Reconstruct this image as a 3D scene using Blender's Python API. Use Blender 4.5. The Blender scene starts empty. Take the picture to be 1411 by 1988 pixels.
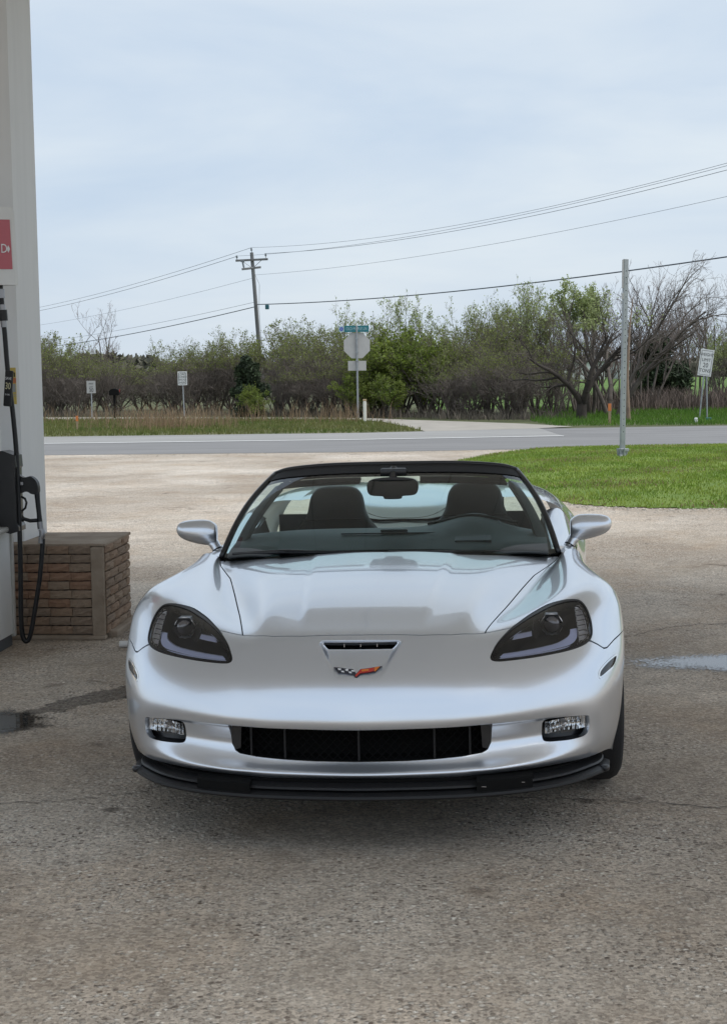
import bpy, bmesh, math, random
import numpy as np
from mathutils import Vector, Matrix, Euler
from mathutils.geometry import tessellate_polygon
random.seed(7); np.random.seed(7)
SC = bpy.context.scene
COL = SC.collection
rad = math.radians

# ------------------------------------------------------------------ camera
TH = math.atan(274/3000); RHO = rad(0.8); HC = 1.56
cam = bpy.data.cameras.new('camera'); cam.sensor_fit = 'VERTICAL'; cam.sensor_height = 36.0
cam.lens = 3000/1988*36.0; cam.clip_start = 0.05; cam.clip_end = 3000
co = bpy.data.objects.new('camera', cam); COL.objects.link(co)
_r = Vector((1,0,0)); _u = Vector((0,math.sin(TH),math.cos(TH))); _f = Vector((0,math.cos(TH),-math.sin(TH)))
_c, _s = math.cos(RHO), math.sin(RHO)
_R = _r*_c-_u*_s; _U = _r*_s+_u*_c
co.matrix_world = Matrix(((_R.x,_U.x,-_f.x,0),(_R.y,_U.y,-_f.y,0),(_R.z,_U.z,-_f.z,HC),(0,0,0,1)))
SC.camera = co

# ------------------------------------------------------------------ sky, sun, exposure
SUN_EL, SUN_AZ = 56, 106           # azimuth clockwise from +Y (view direction)
w = bpy.data.worlds.new('World'); SC.world = w; w.use_nodes = True
nt = w.node_tree; nt.nodes.clear()
def N(t, kind, **kw):
    n = t.nodes.new(kind)
    for k, v in kw.items():
        if k in n.inputs: n.inputs[k].default_value = v
        else: setattr(n, k, v)
    return n
out = N(nt,'ShaderNodeOutputWorld'); bg = N(nt,'ShaderNodeBackground', Strength=0.09)
sky = N(nt,'ShaderNodeTexSky'); sky.sky_type = 'NISHITA'; sky.sun_disc = False
sky.sun_elevation = rad(SUN_EL); sky.sun_rotation = rad(SUN_AZ); sky.air_density = 1.0; sky.dust_density = 2.0
tc = N(nt,'ShaderNodeTexCoord'); mp = N(nt,'ShaderNodeMapping'); mp.inputs['Scale'].default_value = (1.0,1.0,4.6)
mp.inputs['Rotation'].default_value = (rad(4),rad(-9),rad(20))
n1 = N(nt,'ShaderNodeTexNoise', Scale=2.3, Detail=6.0, Roughness=0.52); n1.inputs['Distortion'].default_value = 0.5
rp = N(nt,'ShaderNodeValToRGB'); rp.color_ramp.elements[0].position = 0.34; rp.color_ramp.elements[1].position = 0.64
rp.color_ramp.elements[0].color = (5.05,6.1,7.45,1); rp.color_ramp.elements[1].color = (6.7,7.4,8.05,1)
mx = N(nt,'ShaderNodeMixRGB'); mx.inputs['Fac'].default_value = 0.88
L = nt.links.new
L(tc.outputs['Generated'], mp.inputs['Vector']); L(mp.outputs['Vector'], n1.inputs['Vector']); L(n1.outputs['Fac'], rp.inputs['Fac'])
L(sky.outputs['Color'], mx.inputs['Color1']); L(rp.outputs['Color'], mx.inputs['Color2'])
L(mx.outputs['Color'], bg.inputs['Color']); L(bg.outputs['Background'], out.inputs['Surface'])
sl = bpy.data.lights.new('sun','SUN'); sl.energy = 2.0; sl.angle = rad(42); sl.color = (1.0,0.965,0.91)
so = bpy.data.objects.new('sun', sl); COL.objects.link(so)
_d = Vector((math.sin(rad(SUN_AZ))*math.cos(rad(SUN_EL)), math.cos(rad(SUN_AZ))*math.cos(rad(SUN_EL)), math.sin(rad(SUN_EL))))
so.rotation_euler = (-_d).to_track_quat('-Z','Y').to_euler(); so.location = (0,0,40)
SC.view_settings.view_transform = 'Standard'; SC.view_settings.look = 'None'
SC.view_settings.exposure = 0.38; SC.view_settings.gamma = 1.0; SC.view_settings.use_curve_mapping = False
SC.cycles.max_bounces = 10; SC.cycles.transparent_max_bounces = 16

# ------------------------------------------------------------------ materials
MATS = {}
def mat(name, col, rough=0.5, metal=0.0, coat=0.0, var=0.0, vscale=8.0, bump=0.0, bscale=40.0, spec=0.5, col2=None, trans=0.0, detail=6.0, stretch=None, coatrough=0.03, island=0.0, ior=1.45, alpha=None):
    m = bpy.data.materials.new(name); m.use_nodes = True; t = m.node_tree
    b = t.nodes['Principled BSDF']
    b.inputs['Base Color'].default_value = (*col,1); b.inputs['Roughness'].default_value = rough; b.inputs['Metallic'].default_value = metal
    b.inputs['Coat Weight'].default_value = coat; b.inputs['Coat Roughness'].default_value = coatrough; b.inputs['Specular IOR Level'].default_value = spec
    b.inputs['Transmission Weight'].default_value = trans; b.inputs['IOR'].default_value = ior
    tc = N(t,'ShaderNodeTexCoord'); vec = tc.outputs['Object']
    if stretch:
        mpp = N(t,'ShaderNodeMapping'); mpp.inputs['Scale'].default_value = stretch; t.links.new(vec, mpp.inputs['Vector']); vec = mpp.outputs['Vector']
    if var > 0 or col2:
        nz = N(t,'ShaderNodeTexNoise', Scale=vscale, Detail=detail, Roughness=0.6); t.links.new(vec, nz.inputs['Vector'])
        r = N(t,'ShaderNodeValToRGB'); r.color_ramp.elements[0].position = 0.33; r.color_ramp.elements[1].position = 0.67
        c2 = col2 if col2 else tuple(min(1,c*(1+var)) for c in col)
        c1 = col if col2 else tuple(c*(1-var) for c in col)
        r.color_ramp.elements[0].color = (*c1,1); r.color_ramp.elements[1].color = (*c2,1)
        t.links.new(nz.outputs['Fac'], r.inputs['Fac']); src = r.outputs['Color']
        if island > 0:
            g = N(t,'ShaderNodeNewGeometry'); h = N(t,'ShaderNodeHueSaturation')
            mr = N(t,'ShaderNodeMapRange'); mr.inputs['To Min'].default_value = 1-island; mr.inputs['To Max'].default_value = 1+island
            t.links.new(g.outputs['Random Per Island'], mr.inputs['Value']); t.links.new(mr.outputs['Result'], h.inputs['Value'])
            t.links.new(src, h.inputs['Color']); src = h.outputs['Color']
        t.links.new(src, b.inputs['Base Color'])
    if bump > 0:
        nb = N(t,'ShaderNodeTexNoise', Scale=bscale, Detail=5.0); t.links.new(vec, nb.inputs['Vector'])
        bp = N(t,'ShaderNodeBump', Strength=bump); bp.inputs['Distance'].default_value = 0.01
        t.links.new(nb.outputs['Fac'], bp.inputs['Height']); t.links.new(bp.outputs['Normal'], b.inputs['Normal'])
    MATS[name] = m; return m
def leafy(m, f=0.42):
    t=m.node_tree; b=t.nodes['Principled BSDF']; o=[n for n in t.nodes if n.type=='OUTPUT_MATERIAL'][0]
    tr=N(t,'ShaderNodeBsdfTranslucent'); mxs=N(t,'ShaderNodeMixShader'); mxs.inputs['Fac'].default_value=f
    src=b.inputs['Base Color'].links[0].from_socket; t.links.new(src,tr.inputs['Color'])
    t.links.new(b.outputs['BSDF'],mxs.inputs[1]); t.links.new(tr.outputs['BSDF'],mxs.inputs[2]); t.links.new(mxs.outputs['Shader'],o.inputs['Surface'])
def glass_mat(name, tint, rough=0.0, ior=1.5):
    m = bpy.data.materials.new(name); m.use_nodes = True; t = m.node_tree; t.nodes.clear()
    o = N(t,'ShaderNodeOutputMaterial'); tr = N(t,'ShaderNodeBsdfTransparent'); tr.inputs['Color'].default_value = (*tint,1)
    g = N(t,'ShaderNodeBsdfGlossy'); g.inputs['Roughness'].default_value = rough; g.inputs['Color'].default_value = (1,1,1,1)
    fr = N(t,'ShaderNodeFresnel'); fr.inputs['IOR'].default_value = ior
    mxs = N(t,'ShaderNodeMixShader')
    t.links.new(fr.outputs['Fac'], mxs.inputs['Fac']); t.links.new(tr.outputs['BSDF'], mxs.inputs[1]); t.links.new(g.outputs['BSDF'], mxs.inputs[2]); t.links.new(mxs.outputs['Shader'], o.inputs['Surface'])
    MATS[name] = m; return m

# ------------------------------------------------------------------ mesh helpers
class MB:
    def __init__(s): s.v=[]; s.f=[]; s.mi=[]; s.cur=0
    def add(s, V, F):
        b=len(s.v); s.v += [tuple(map(float,p)) for p in V]
        for f in F: s.f.append(tuple(b+i for i in f)); s.mi.append(s.cur)
    def box(s, c, d, rot=None):
        V=[Vector((x*d[0]/2,y*d[1]/2,z*d[2]/2)) for x in(-1,1) for y in(-1,1) for z in(-1,1)]
        if rot is not None:
            M=rot if isinstance(rot,Matrix) else Euler(rot).to_matrix(); V=[M@p for p in V]
        V=[p+Vector(c) for p in V]
        s.add(V,[(0,1,3,2),(4,6,7,5),(0,4,5,1),(2,3,7,6),(0,2,6,4),(1,5,7,3)])
    def rbox(s, c, d, r=0.01, seg=2, rot=None):
        bm=bmesh.new(); bmesh.ops.create_cube(bm,size=1)
        for v in bm.verts: v.co=Vector((v.co.x*d[0],v.co.y*d[1],v.co.z*d[2]))
        bmesh.ops.bevel(bm,geom=list(bm.edges),offset=min(r,min(d)*0.49),segments=seg,affect='EDGES',profile=0.5)
        bm.verts.index_update()
        V=[v.co.copy() for v in bm.verts]
        if rot is not None:
            M=rot if isinstance(rot,Matrix) else Euler(rot).to_matrix(); V=[M@p for p in V]
        s.add([p+Vector(c) for p in V],[tuple(v.index for v in f.verts) for f in bm.faces]); bm.free()
    def tube(s, pts, r, n=8, cap=True, flat=None):
        pts=[Vector(p) for p in pts]; k=len(pts); rs=r if isinstance(r,(list,tuple)) else [r]*k
        T=[]
        for i in range(k):
            a=pts[max(0,i-1)]; b=pts[min(k-1,i+1)]; T.append((b-a).normalized())
        up=Vector((0,0,1)) if abs(T[0].z)<0.9 else Vector((1,0,0))
        nx=T[0].cross(up).normalized(); V=[]
        for i in range(k):
            nx=(nx-T[i]*nx.dot(T[i])).normalized(); ny=T[i].cross(nx)
            for j in range(n):
                a=2*math.pi*j/n; fx,fy=(1,1) if flat is None else flat
                V.append(pts[i]+(nx*math.cos(a)*fx+ny*math.sin(a)*fy)*rs[i])
        F=[(i*n+j,i*n+(j+1)%n,(i+1)*n+(j+1)%n,(i+1)*n+j) for i in range(k-1) for j in range(n)]
        if cap: F+= [tuple(range(n-1,-1,-1)), tuple((k-1)*n+j for j in range(n))]
        s.add(V,F)
    def cyl(s,p0,p1,r,n=12): s.tube([p0,p1],r,n)
    def lathe(s, prof, n=24, M=None):
        V=[];F=[]
        for (r,z) in prof:
            for j in range(n):
                a=2*math.pi*j/n; V.append(Vector((r*math.cos(a),r*math.sin(a),z)))
        if M is not None: V=[M@p for p in V]
        k=len(prof)
        for i in range(k-1):
            for j in range(n): F.append((i*n+j,i*n+(j+1)%n,(i+1)*n+(j+1)%n,(i+1)*n+j))
        s.add(V,F)
    def grid(s, G, close=False):
        G=np.asarray(G,float); a,b=G.shape[:2]
        F=[(i*b+j,i*b+j+1,(i+1)*b+j+1,(i+1)*b+j) for i in range(a-1) for j in range(b-1)]
        if close: F+=[(i*b+b-1,i*b,(i+1)*b,(i+1)*b+b-1) for i in range(a-1)]
        s.add(G.reshape(-1,3),F)
    def prism(s, poly, axis, a, b):
        # poly: 2D points; axis 'x','y','z' is the extrusion direction
        def P(p,t):
            return {'x':(t,p[0],p[1]),'y':(p[0],t,p[1]),'z':(p[0],p[1],t)}[axis]
        n=len(poly); tri=tessellate_polygon([[Vector((p[0],p[1],0)) for p in poly]])
        V=[P(p,a) for p in poly]+[P(p,b) for p in poly]
        F=[tuple(t) for t in tri]+[tuple(n+i for i in t[::-1]) for t in tri]+[(i,(i+1)%n,n+(i+1)%n,n+i) for i in range(n)]
        s.add(V,F)
def mesh_of(name, V, F, mats, mi=None, smooth=False, fixn=True, angle=None):
    me=bpy.data.meshes.new(name); me.from_pydata([tuple(p) for p in V],[],[tuple(f) for f in F])
    for m in (mats if isinstance(mats,(list,tuple)) else [mats]): me.materials.append(m)
    if mi is not None and any(mi): me.polygons.foreach_set('material_index',mi)
    if fixn:
        bm=bmesh.new(); bm.from_mesh(me); bmesh.ops.recalc_face_normals(bm,faces=bm.faces); bm.to_mesh(me); bm.free()
    if smooth or angle:
        me.polygons.foreach_set('use_smooth',[True]*len(me.polygons))
        if angle: me.set_sharp_from_angle(angle=rad(angle))
    me.update(); return me
def link(name, data, parent=None, loc=None, rot=None, label=None, cat=None, group=None, kind=None, scale=None):
    o=bpy.data.objects.new(name,data); COL.objects.link(o)
    if parent: o.parent=parent
    if loc is not None: o.location=loc
    if rot is not None: o.rotation_euler=rot
    if scale is not None: o.scale=scale
    if label: o['label']=label
    if cat: o['category']=cat
    if group: o['group']=group
    if kind: o['kind']=kind
    return o
def build(mb, name, mats, parent=None, smooth=False, fixn=True, angle=None, **kw):
    return link(name, mesh_of(name,mb.v,mb.f,mats,mb.mi,smooth,fixn,angle), parent, **kw)
def empty(name, loc, rz=0, label=None, cat=None, group=None):
    o=link(name,None,None,loc,(0,0,rz),label,cat,group); o.empty_display_size=0.2; return o
def text_obj(name, body, size, m, parent, loc, rot, ext=0.002, sx=1.0, align='CENTER'):
    cu=bpy.data.curves.new(name,'FONT'); cu.body=body; cu.size=size; cu.extrude=ext; cu.align_x=align; cu.align_y='CENTER'; cu.resolution_u=3
    t=bpy.data.objects.new(name+'_tmp',cu); COL.objects.link(t)
    dg=bpy.context.evaluated_depsgraph_get(); me=bpy.data.meshes.new_from_object(t.evaluated_get(dg)); bpy.data.objects.remove(t)
    me.materials.clear(); me.materials.append(m); me.name=name
    return link(name,me,parent,loc,rot,scale=(sx,1,1))
# ------------------------------------------------------------------ shared materials
PAINT=mat('silver_metallic_paint',(0.80,0.845,0.915),rough=0.29,metal=0.86,coat=1.0)
PAINT.node_tree.nodes['Principled BSDF'].inputs['Coat IOR'].default_value=1.9
def flake(m):
    t=m.node_tree; b=t.nodes['Principled BSDF']; tc=N(t,'ShaderNodeTexCoord'); v=N(t,'ShaderNodeTexVoronoi',Scale=900.0)
    t.links.new(tc.outputs['Object'],v.inputs['Vector']); bp=N(t,'ShaderNodeBump',Strength=0.06); bp.inputs['Distance'].default_value=0.001
    t.links.new(v.outputs['Color'],bp.inputs['Height']); t.links.new(bp.outputs['Normal'],b.inputs['Normal'])
flake(PAINT)
BLACK=mat('black_plastic',(0.012,0.012,0.013),rough=0.42)
SATIN=mat('satin_black',(0.02,0.02,0.022),rough=0.32,coat=0.25,coatrough=0.2)
MATTE=mat('matte_black',(0.006,0.006,0.006),rough=0.85,spec=0.2)
RUBBER=mat('tyre_rubber',(0.016,0.016,0.017),rough=0.75,bump=0.15,bscale=120)
CHROME=mat('chrome',(0.86,0.87,0.88),rough=0.08,metal=1.0)
ALLOY=mat('alloy',(0.55,0.55,0.57),rough=0.25,metal=1.0)
LEATHER=mat('black_leather',(0.008,0.008,0.009),rough=0.55,bump=0.12,bscale=260,spec=0.3)
DASH=mat('grey_dash_vinyl',(0.085,0.092,0.094),rough=0.5,bump=0.1,bscale=300)
TRIM=mat('dark_grey_trim',(0.045,0.048,0.05),rough=0.6,bump=0.05,bscale=200)
LAMPBLACK=mat('lamp_housing_black',(0.012,0.012,0.014),rough=0.35)
LILAC=mat('white_light_guide',(0.72,0.74,0.95),rough=0.35,coat=0.5)
LEDGREY=mat('led_reflector_grey',(0.80,0.76,0.75),rough=0.35,metal=0.6)
RED=mat('red_enamel',(0.55,0.035,0.02),rough=0.25,coat=1.0)
ORANGE=mat('orange_enamel',(0.75,0.20,0.03),rough=0.3,coat=1.0)
WHITEE=mat('white_enamel',(0.8,0.8,0.8),rough=0.3,coat=1.0)
NAVY=mat('dark_navy_enamel',(0.01,0.014,0.03),rough=0.25,coat=1.0)
SMOKE=glass_mat('smoked_lens',(0.35,0.33,0.33))
LENS=glass_mat('clear_lens',(0.93,0.94,0.95))
SCREEN=glass_mat('windscreen_glass',(0.70,0.89,0.86),ior=1.36)
HEADK=mat('header_black',(0.008,0.008,0.009),rough=0.6,spec=0.3)
SPLIT=mat('splitter_black',(0.010,0.010,0.011),rough=0.48)
LENSORB=mat('projector_glass',(0.10,0.09,0.09),rough=0.03,spec=0.9,coat=1.0)


def R(xs,ys,zs): return np.stack([np.array(xs,float),np.array(ys,float),np.array(zs,float)],1)
ROWS=[
R([0,.15,.30,.44,.57,.68,.765,.82,.85,.862],[.035,.04,.055,.10,.165,.25,.345,.47,.56,.63],[.243,.243,.244,.245,.245,.243,.238,.228,.212,.19]),
R([0,.15,.30,.45,.58,.69,.775,.83,.864,.874],[-.004,.009,.030,.075,.137,.225,.325,.455,.555,.625],[.266,.266,.267,.268,.269,.270,.268,.262,.255,.25]),
R([0,.15,.30,.45,.58,.695,.78,.838,.874,.884],[.042,.048,.066,.118,.165,.235,.328,.455,.555,.62],[.291,.291,.292,.295,.300,.304,.304,.302,.30,.295]),
R([0,.15,.30,.45,.58,.70,.785,.845,.882,.894],[.062,.068,.086,.135,.185,.248,.335,.46,.56,.625],[.35]*10),
R([0,.15,.30,.45,.58,.70,.79,.85,.888,.900],[.000,.013,.034,.080,.150,.238,.335,.465,.57,.64],[.412,.412,.413,.416,.417,.418,.416,.412,.41,.405]),
R([0,.15,.30,.45,.58,.70,.79,.855,.893,.906],[.004,.017,.039,.084,.152,.242,.345,.477,.586,.655],[.46]*10),
R([0,.15,.30,.45,.58,.70,.79,.857,.899,.912],[.022,.034,.057,.104,.174,.270,.378,.513,.62,.69],[.515]*10),
R([0,.15,.30,.45,.58,.70,.79,.858,.90,.915],[.054,.066,.092,.142,.218,.318,.432,.562,.662,.72],[.563,.563,.563,.565,.568,.57,.575,.572,.56,.55]),
R([0,.15,.30,.45,.58,.70,.79,.858,.902,.917],[.110,.120,.146,.198,.290,.400,.515,.635,.725,.77],[.608,.608,.608,.608,.614,.625,.632,.63,.615,.60]),
R([0,.15,.30,.43,.57,.69,.78,.85,.902,.919],[.174,.183,.205,.247,.355,.475,.585,.69,.78,.84],[.648,.648,.647,.645,.660,.685,.698,.694,.668,.64]),
R([0,.15,.29,.415,.56,.68,.77,.845,.90,.921],[.245,.252,.272,.33,.45,.57,.67,.765,.85,.91],[.684,.684,.681,.672,.692,.725,.742,.735,.70,.66]),
R([0,.15,.29,.43,.56,.68,.77,.845,.90,.922],[.42,.425,.435,.46,.56,.66,.755,.84,.92,.98],[.7175,.7175,.715,.681,.702,.739,.759,.751,.712,.668]),
R([0,.15,.30,.475,.575,.68,.77,.85,.902,.922],[.65,.65,.66,.68,.73,.79,.855,.925,.995,1.06],[.757,.7565,.751,.692,.708,.744,.767,.759,.717,.662]),
R([0,.16,.33,.543,.615,.695,.775,.85,.902,.922],[.95,.95,.95,.95,.965,.99,1.02,1.06,1.12,1.18],[.789,.788,.780,.713,.725,.752,.772,.760,.70,.61]),
R([0,.17,.37,.612,.665,.72,.775,.838,.895,.915],[1.22,1.22,1.22,1.24,1.24,1.245,1.25,1.26,1.275,1.27],[.805,.803,.792,.734,.745,.763,.777,.757,.66,.50]),
R([0,.18,.41,.685,.712,.742,.778,.825,.885,.905],[1.44,1.44,1.47,1.53,1.525,1.515,1.505,1.48,1.42,1.33],[.816,.813,.796,.752,.761,.774,.781,.752,.60,.30]),
R([0,.18,.42,.715,.735,.757,.785,.825,.88,.90],[1.70,1.70,1.70,1.72,1.72,1.715,1.71,1.68,1.60,1.36],[.822,.82,.80,.764,.771,.782,.788,.757,.55,.15]),
]
def addcol(rows):
    out=[]
    for i,r in enumerate(rows):
        m=.5*(r[2]+r[3])
        if i>=11: m=.45*r[2]+.55*r[3]+np.array([0,0,{11:.018,12:.025,13:.025,14:.020,15:.009}.get(i,0.003)])
        out.append(np.concatenate([r[:3],m[None],r[3:]],0))
    return out
ROWS=addcol(ROWS)
def fullrows(rows): return np.array([np.concatenate([r[:0:-1]*[-1,1,1],r],0) for r in rows])
def _ext(c): return np.concatenate([2*c[:1]-c[1:2],c,2*c[-1:]-c[-2:-1]],0)
def _ctrl(P,it):
    c=P.copy()
    for _ in range(it):
        e=_ext(c); c=c+P-(e[:-2]+4*e[1:-1]+e[2:])/6
    return c
def _ev(c,sub):
    e=_ext(c); n=len(c); t=np.linspace(0,n-1,(n-1)*sub+1); i=np.minimum(t.astype(int),n-2); f=(t-i).reshape((len(t),)+(1,)*(c.ndim-1))
    return (1-f)**3/6*e[i]+(3*f**3-6*f**2+4)/6*e[i+1]+(-3*f**3+3*f**2+3*f+1)/6*e[i+2]+f**3/6*e[i+3]
def bsurf(P,su,sv,it=1):
    c=_ctrl(np.asarray(P,float),it); c=_ctrl(c.swapaxes(0,1),it).swapaxes(0,1)
    s=_ev(c,sv); return _ev(s.swapaxes(0,1),su).swapaxes(0,1)
def smst(a,b,x): t=np.clip((x-a)/(b-a),0,1); return t*t*(3-2*t)
def smooth_poly(P,k=6,closed=True):
    P=np.array(P,float); n=len(P); out=[]
    for i in range(n if closed else n-1):
        a,b,c,d=(P[(i-1)%n],P[i],P[(i+1)%n],P[(i+2)%n]) if closed else (P[max(i-1,0)],P[i],P[i+1],P[min(i+2,n-1)])
        for j in range(k):
            t=j/k; out.append(0.5*((2*b)+(-a+c)*t+(2*a-5*b+4*c-d)*t*t+(-a+3*b-3*c+d)*t**3))
    if not closed: out.append(P[-1])
    return np.array(out)
def sdf(poly,X,Y):
    # signed distance to a closed polygon, negative inside
    poly=np.asarray(poly); n=len(poly); d=np.full(X.shape,1e9); ins=np.zeros(X.shape,bool)
    for i in range(n):
        ax,ay=poly[i]; bx,by=poly[(i+1)%n]; ex,ey=bx-ax,by-ay
        t=np.clip(((X-ax)*ex+(Y-ay)*ey)/(ex*ex+ey*ey+1e-15),0,1)
        d=np.minimum(d,(X-ax-t*ex)**2+(Y-ay-t*ey)**2)
        if ay!=by:
            c=((ay>Y)!=(by>Y))&(X<ex*(Y-ay)/(by-ay)+ax); ins^=c
    d=np.sqrt(d); return np.where(ins,-d,d)
def gnormals(S):
    du=np.gradient(S,axis=1); dv=np.gradient(S,axis=0); n=np.cross(du,dv); return n/(np.linalg.norm(n,axis=-1,keepdims=True)+1e-12)
INTAKE=np.array([(-.134,.664),(.134,.664),(.076,.566),(-.076,.566)])
S0=bsurf(fullrows(ROWS),20,16)
_n=gnormals(S0)
_d=sdf(INTAKE,S0[...,0],S0[...,2]); _front=(S0[...,1]<0.5)
_dep=0.021*np.clip((S0[...,2]-.562)/(.664-.562),0,1)*(1-smst(-.014,.005,_d))*_front
S1=S0-_n*_dep[...,None]
_ax=np.abs(S1[...,0]); _rz=S1[...,2]
_crease=0.012*smst(.30,.36,_rz)*(1-smst(.400,.412,_rz))*smst(.30,.42,_ax)*(1-smst(.58,.72,_ax))*(S1[...,1]<0.6)
S1=S1+_crease[...,None]*np.array([0,1,0])
_dw=np.interp(S1[...,1],[.3,1.4],[.205,.29]); _dome=.0065*(1-smst(_dw-.018,_dw+.018,np.abs(S1[...,0])))*smst(.30,.50,S1[...,1])
S1=S1+_dome[...,None]*np.array([0,0,1])
NB=gnormals(S1)
nv_,nu_=S1.shape[:2]
_id=np.arange(nv_*nu_).reshape(nv_,nu_)
_q=np.stack([_id[:-1,:-1],_id[:-1,1:],_id[1:,1:],_id[1:,:-1]],-1).reshape(-1,4)
BODY=dict(V=S1.reshape(-1,3),N=NB.reshape(-1,3),T=np.concatenate([_q[:,[0,1,2]],_q[:,[0,2,3]]],0))
def clip(M,f):
    """split a triangle mesh at f=0: keeps the part with f<=0"""
    V,Nn,T=M['V'],M['N'],M['T']; f=np.asarray(f,float).copy(); f[np.abs(f)<1e-9]=-1e-9
    ins=f[T]<=0; k=ins.sum(1); keep=T[k==3]; mixed=T[(k>0)&(k<3)]
    newV=[];newN=[];cache={};nt=[]
    base=len(V)
    def cut(a,b):
        key=(a,b) if a<b else (b,a)
        if key in cache: return cache[key]
        t=f[a]/(f[a]-f[b]); newV.append(V[a]+(V[b]-V[a])*t); nn=Nn[a]+(Nn[b]-Nn[a])*t; newN.append(nn/np.linalg.norm(nn))
        cache[key]=base+len(newV)-1; return cache[key]
    for tri in mixed.tolist():
        i=[f[x]<=0 for x in tri]
        if sum(i)==1:
            j=i.index(True); a,b,c=tri[j],tri[(j+1)%3],tri[(j+2)%3]; nt.append((a,cut(a,b),cut(a,c)))
        else:
            j=i.index(False); a,b,c=tri[j],tri[(j+1)%3],tri[(j+2)%3]; p=cut(a,b); q=cut(a,c); nt.append((b,c,q)); nt.append((b,q,p))
    if newV: V=np.concatenate([V,np.array(newV)]); Nn=np.concatenate([Nn,np.array(newN)])
    T2=np.concatenate([keep,np.array(nt,int).reshape(-1,3)]) if nt else keep
    u,inv=np.unique(T2,return_inverse=True)
    return dict(V=V[u],N=Nn[u],T=inv.reshape(-1,3))
def flange(M,depth,direction=None):
    V,Nn,T=M['V'],M['N'],M['T']
    E=np.concatenate([T[:,[0,1]],T[:,[1,2]],T[:,[2,0]]]); key=np.sort(E,1); _,ix,ct=np.unique(key,axis=0,return_index=True,return_counts=True)
    B=E[ix[ct==1]]; n=len(V); m=len(B)
    a,b=V[B[:,0]],V[B[:,1]]
    da=-Nn[B[:,0]]*depth if direction is None else np.array(direction)*depth
    db=-Nn[B[:,1]]*depth if direction is None else np.array(direction)*depth
    c,d=b+db,a+da
    fn=np.cross(a-b,c-b); fn/= (np.linalg.norm(fn,axis=1,keepdims=True)+1e-12)
    V2=np.concatenate([V,a,b,c,d]); N2=np.concatenate([Nn,fn,fn,fn,fn]); i=np.arange(m)
    F2=np.stack([n+m+i,n+i,n+3*m+i,n+2*m+i],1)
    T2=np.concatenate([T,F2[:,[0,1,2]],F2[:,[0,2,3]]]); fl=np.concatenate([np.zeros(len(T),int),np.ones(len(F2)*2,int)])
    return dict(V=V2,N=N2,T=T2,fl=fl)
def panel(M,name,m,parent,depth=0.02,label=None,direction=None):
    if depth: M=flange(M,depth,direction)
    me=bpy.data.meshes.new(name); me.from_pydata(M['V'].tolist(),[],M['T'].tolist()); me.materials.append(m)
    me.polygons.foreach_set('use_smooth',[True]*len(me.polygons)); me.update()
    me.normals_split_custom_set_from_vertices(M['N'].tolist())
    return link(name,me,parent,label=label)
_SV=BODY['V']; _msk=(_SV[:,1]<0.9)&(BODY['N'][:,1]<-0.02)
_FV=S0.reshape(-1,3)[_msk]; _FN=_n.reshape(-1,3)[_msk]
def surf(x,z,which=None):
    """front body surface under (x,z): y and normal (inverse-distance of nearest samples)"""
    d=(_FV[:,0]-x)**2+(_FV[:,2]-z)**2; i=np.argpartition(d,4)[:4]; wt=1/(d[i]+1e-8); wt/=wt.sum()
    p=(_FV[i]*wt[:,None]).sum(0); n=(_FN[i]*wt[:,None]).sum(0); return p[1],n/np.linalg.norm(n)
def drape(x,z,off=0.0,along=None):
    y,n=surf(x,z); p=np.array([x,y,z]); return p+(n if along is None else np.array(along))*off
def drape_prism(mb,poly,o0,o1,along=None):
    n=len(poly); tri=tessellate_polygon([[Vector((p[0],p[1],0)) for p in poly]])
    V=[drape(*p,o1,along) for p in poly]+[drape(*p,o0,along) for p in poly]
    mb.add(V,[tuple(t) for t in tri]+[tuple(n+i for i in t[::-1]) for t in tri]+[(i,(i+1)%n,n+(i+1)%n,n+i) for i in range(n)])

car=empty('sports_car',(-.035,4.87,0.0),rad(-4.6),'low silver metallic convertible sports car with the roof down and black front splitter','car')
car.rotation_euler=(0,rad(-.5),rad(-4.6)); car.location.x=-.027; car.scale=(.996,1,1)
HL=smooth_poly([(.789,.640),(.788,.665),(.782,.690),(.770,.716),(.748,.734),(.705,.737),(.652,.728),(.597,.711),(.543,.693),(.494,.673),(.456,.648),(.437,.625),(.430,.610),(.437,.601),(.458,.597),(.505,.596),(.556,.596),(.612,.597),(.695,.600),(.745,.605),(.772,.613),(.785,.625)],3)
FOG=smooth_poly([(.759,.385),(.752,.393),(.715,.399),(.66,.404),(.618,.404),(.601,.396),(.597,.375),(.598,.338),(.611,.326),(.654,.323),(.706,.322),(.744,.326),(.757,.340),(.761,.365)],3)
GRILLE=np.array([(-.434,.413),(-.25,.412),(0,.411),(.25,.412),(.434,.413),(.431,.37),(.427,.335),(.418,.318),(.40,.310),(.34,.305),(.25,.301),(.15,.298),(0,.297),(-.15,.298),(-.25,.301),(-.34,.305),(-.40,.310),(-.418,.318),(-.427,.335),(-.431,.37)])
SLOT=np.array([(-.122,.6625),(.122,.6625),(.125,.658),(.108,.6405),(-.108,.6405),(-.125,.658)])
X,Y,Z=[BODY['V'][:,i] for i in range(3)]; AX=np.abs(X)
ny=BODY['N'][:,1]; frontm=(Y<0.85)
f_hl=np.where(frontm&(AX<.80),sdf(HL,AX,Z),1.0)
f_fog=np.where(Y<0.45,sdf(FOG,AX,Z),1.0)
f_gr=np.where(Y<0.3,sdf(GRILLE,X,Z),1.0)
f_sl=np.where(Y<0.4,sdf(SLOT,X,Z),1.0)
XH=np.interp(Y,[.30,.60,.95,1.25,1.55,1.8],[.410,.468,.543,.609,.70,.75])
YL=np.interp(AX,[0,.2,.3,.415,.5],[.238,.243,.26,.318,.375])
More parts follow.
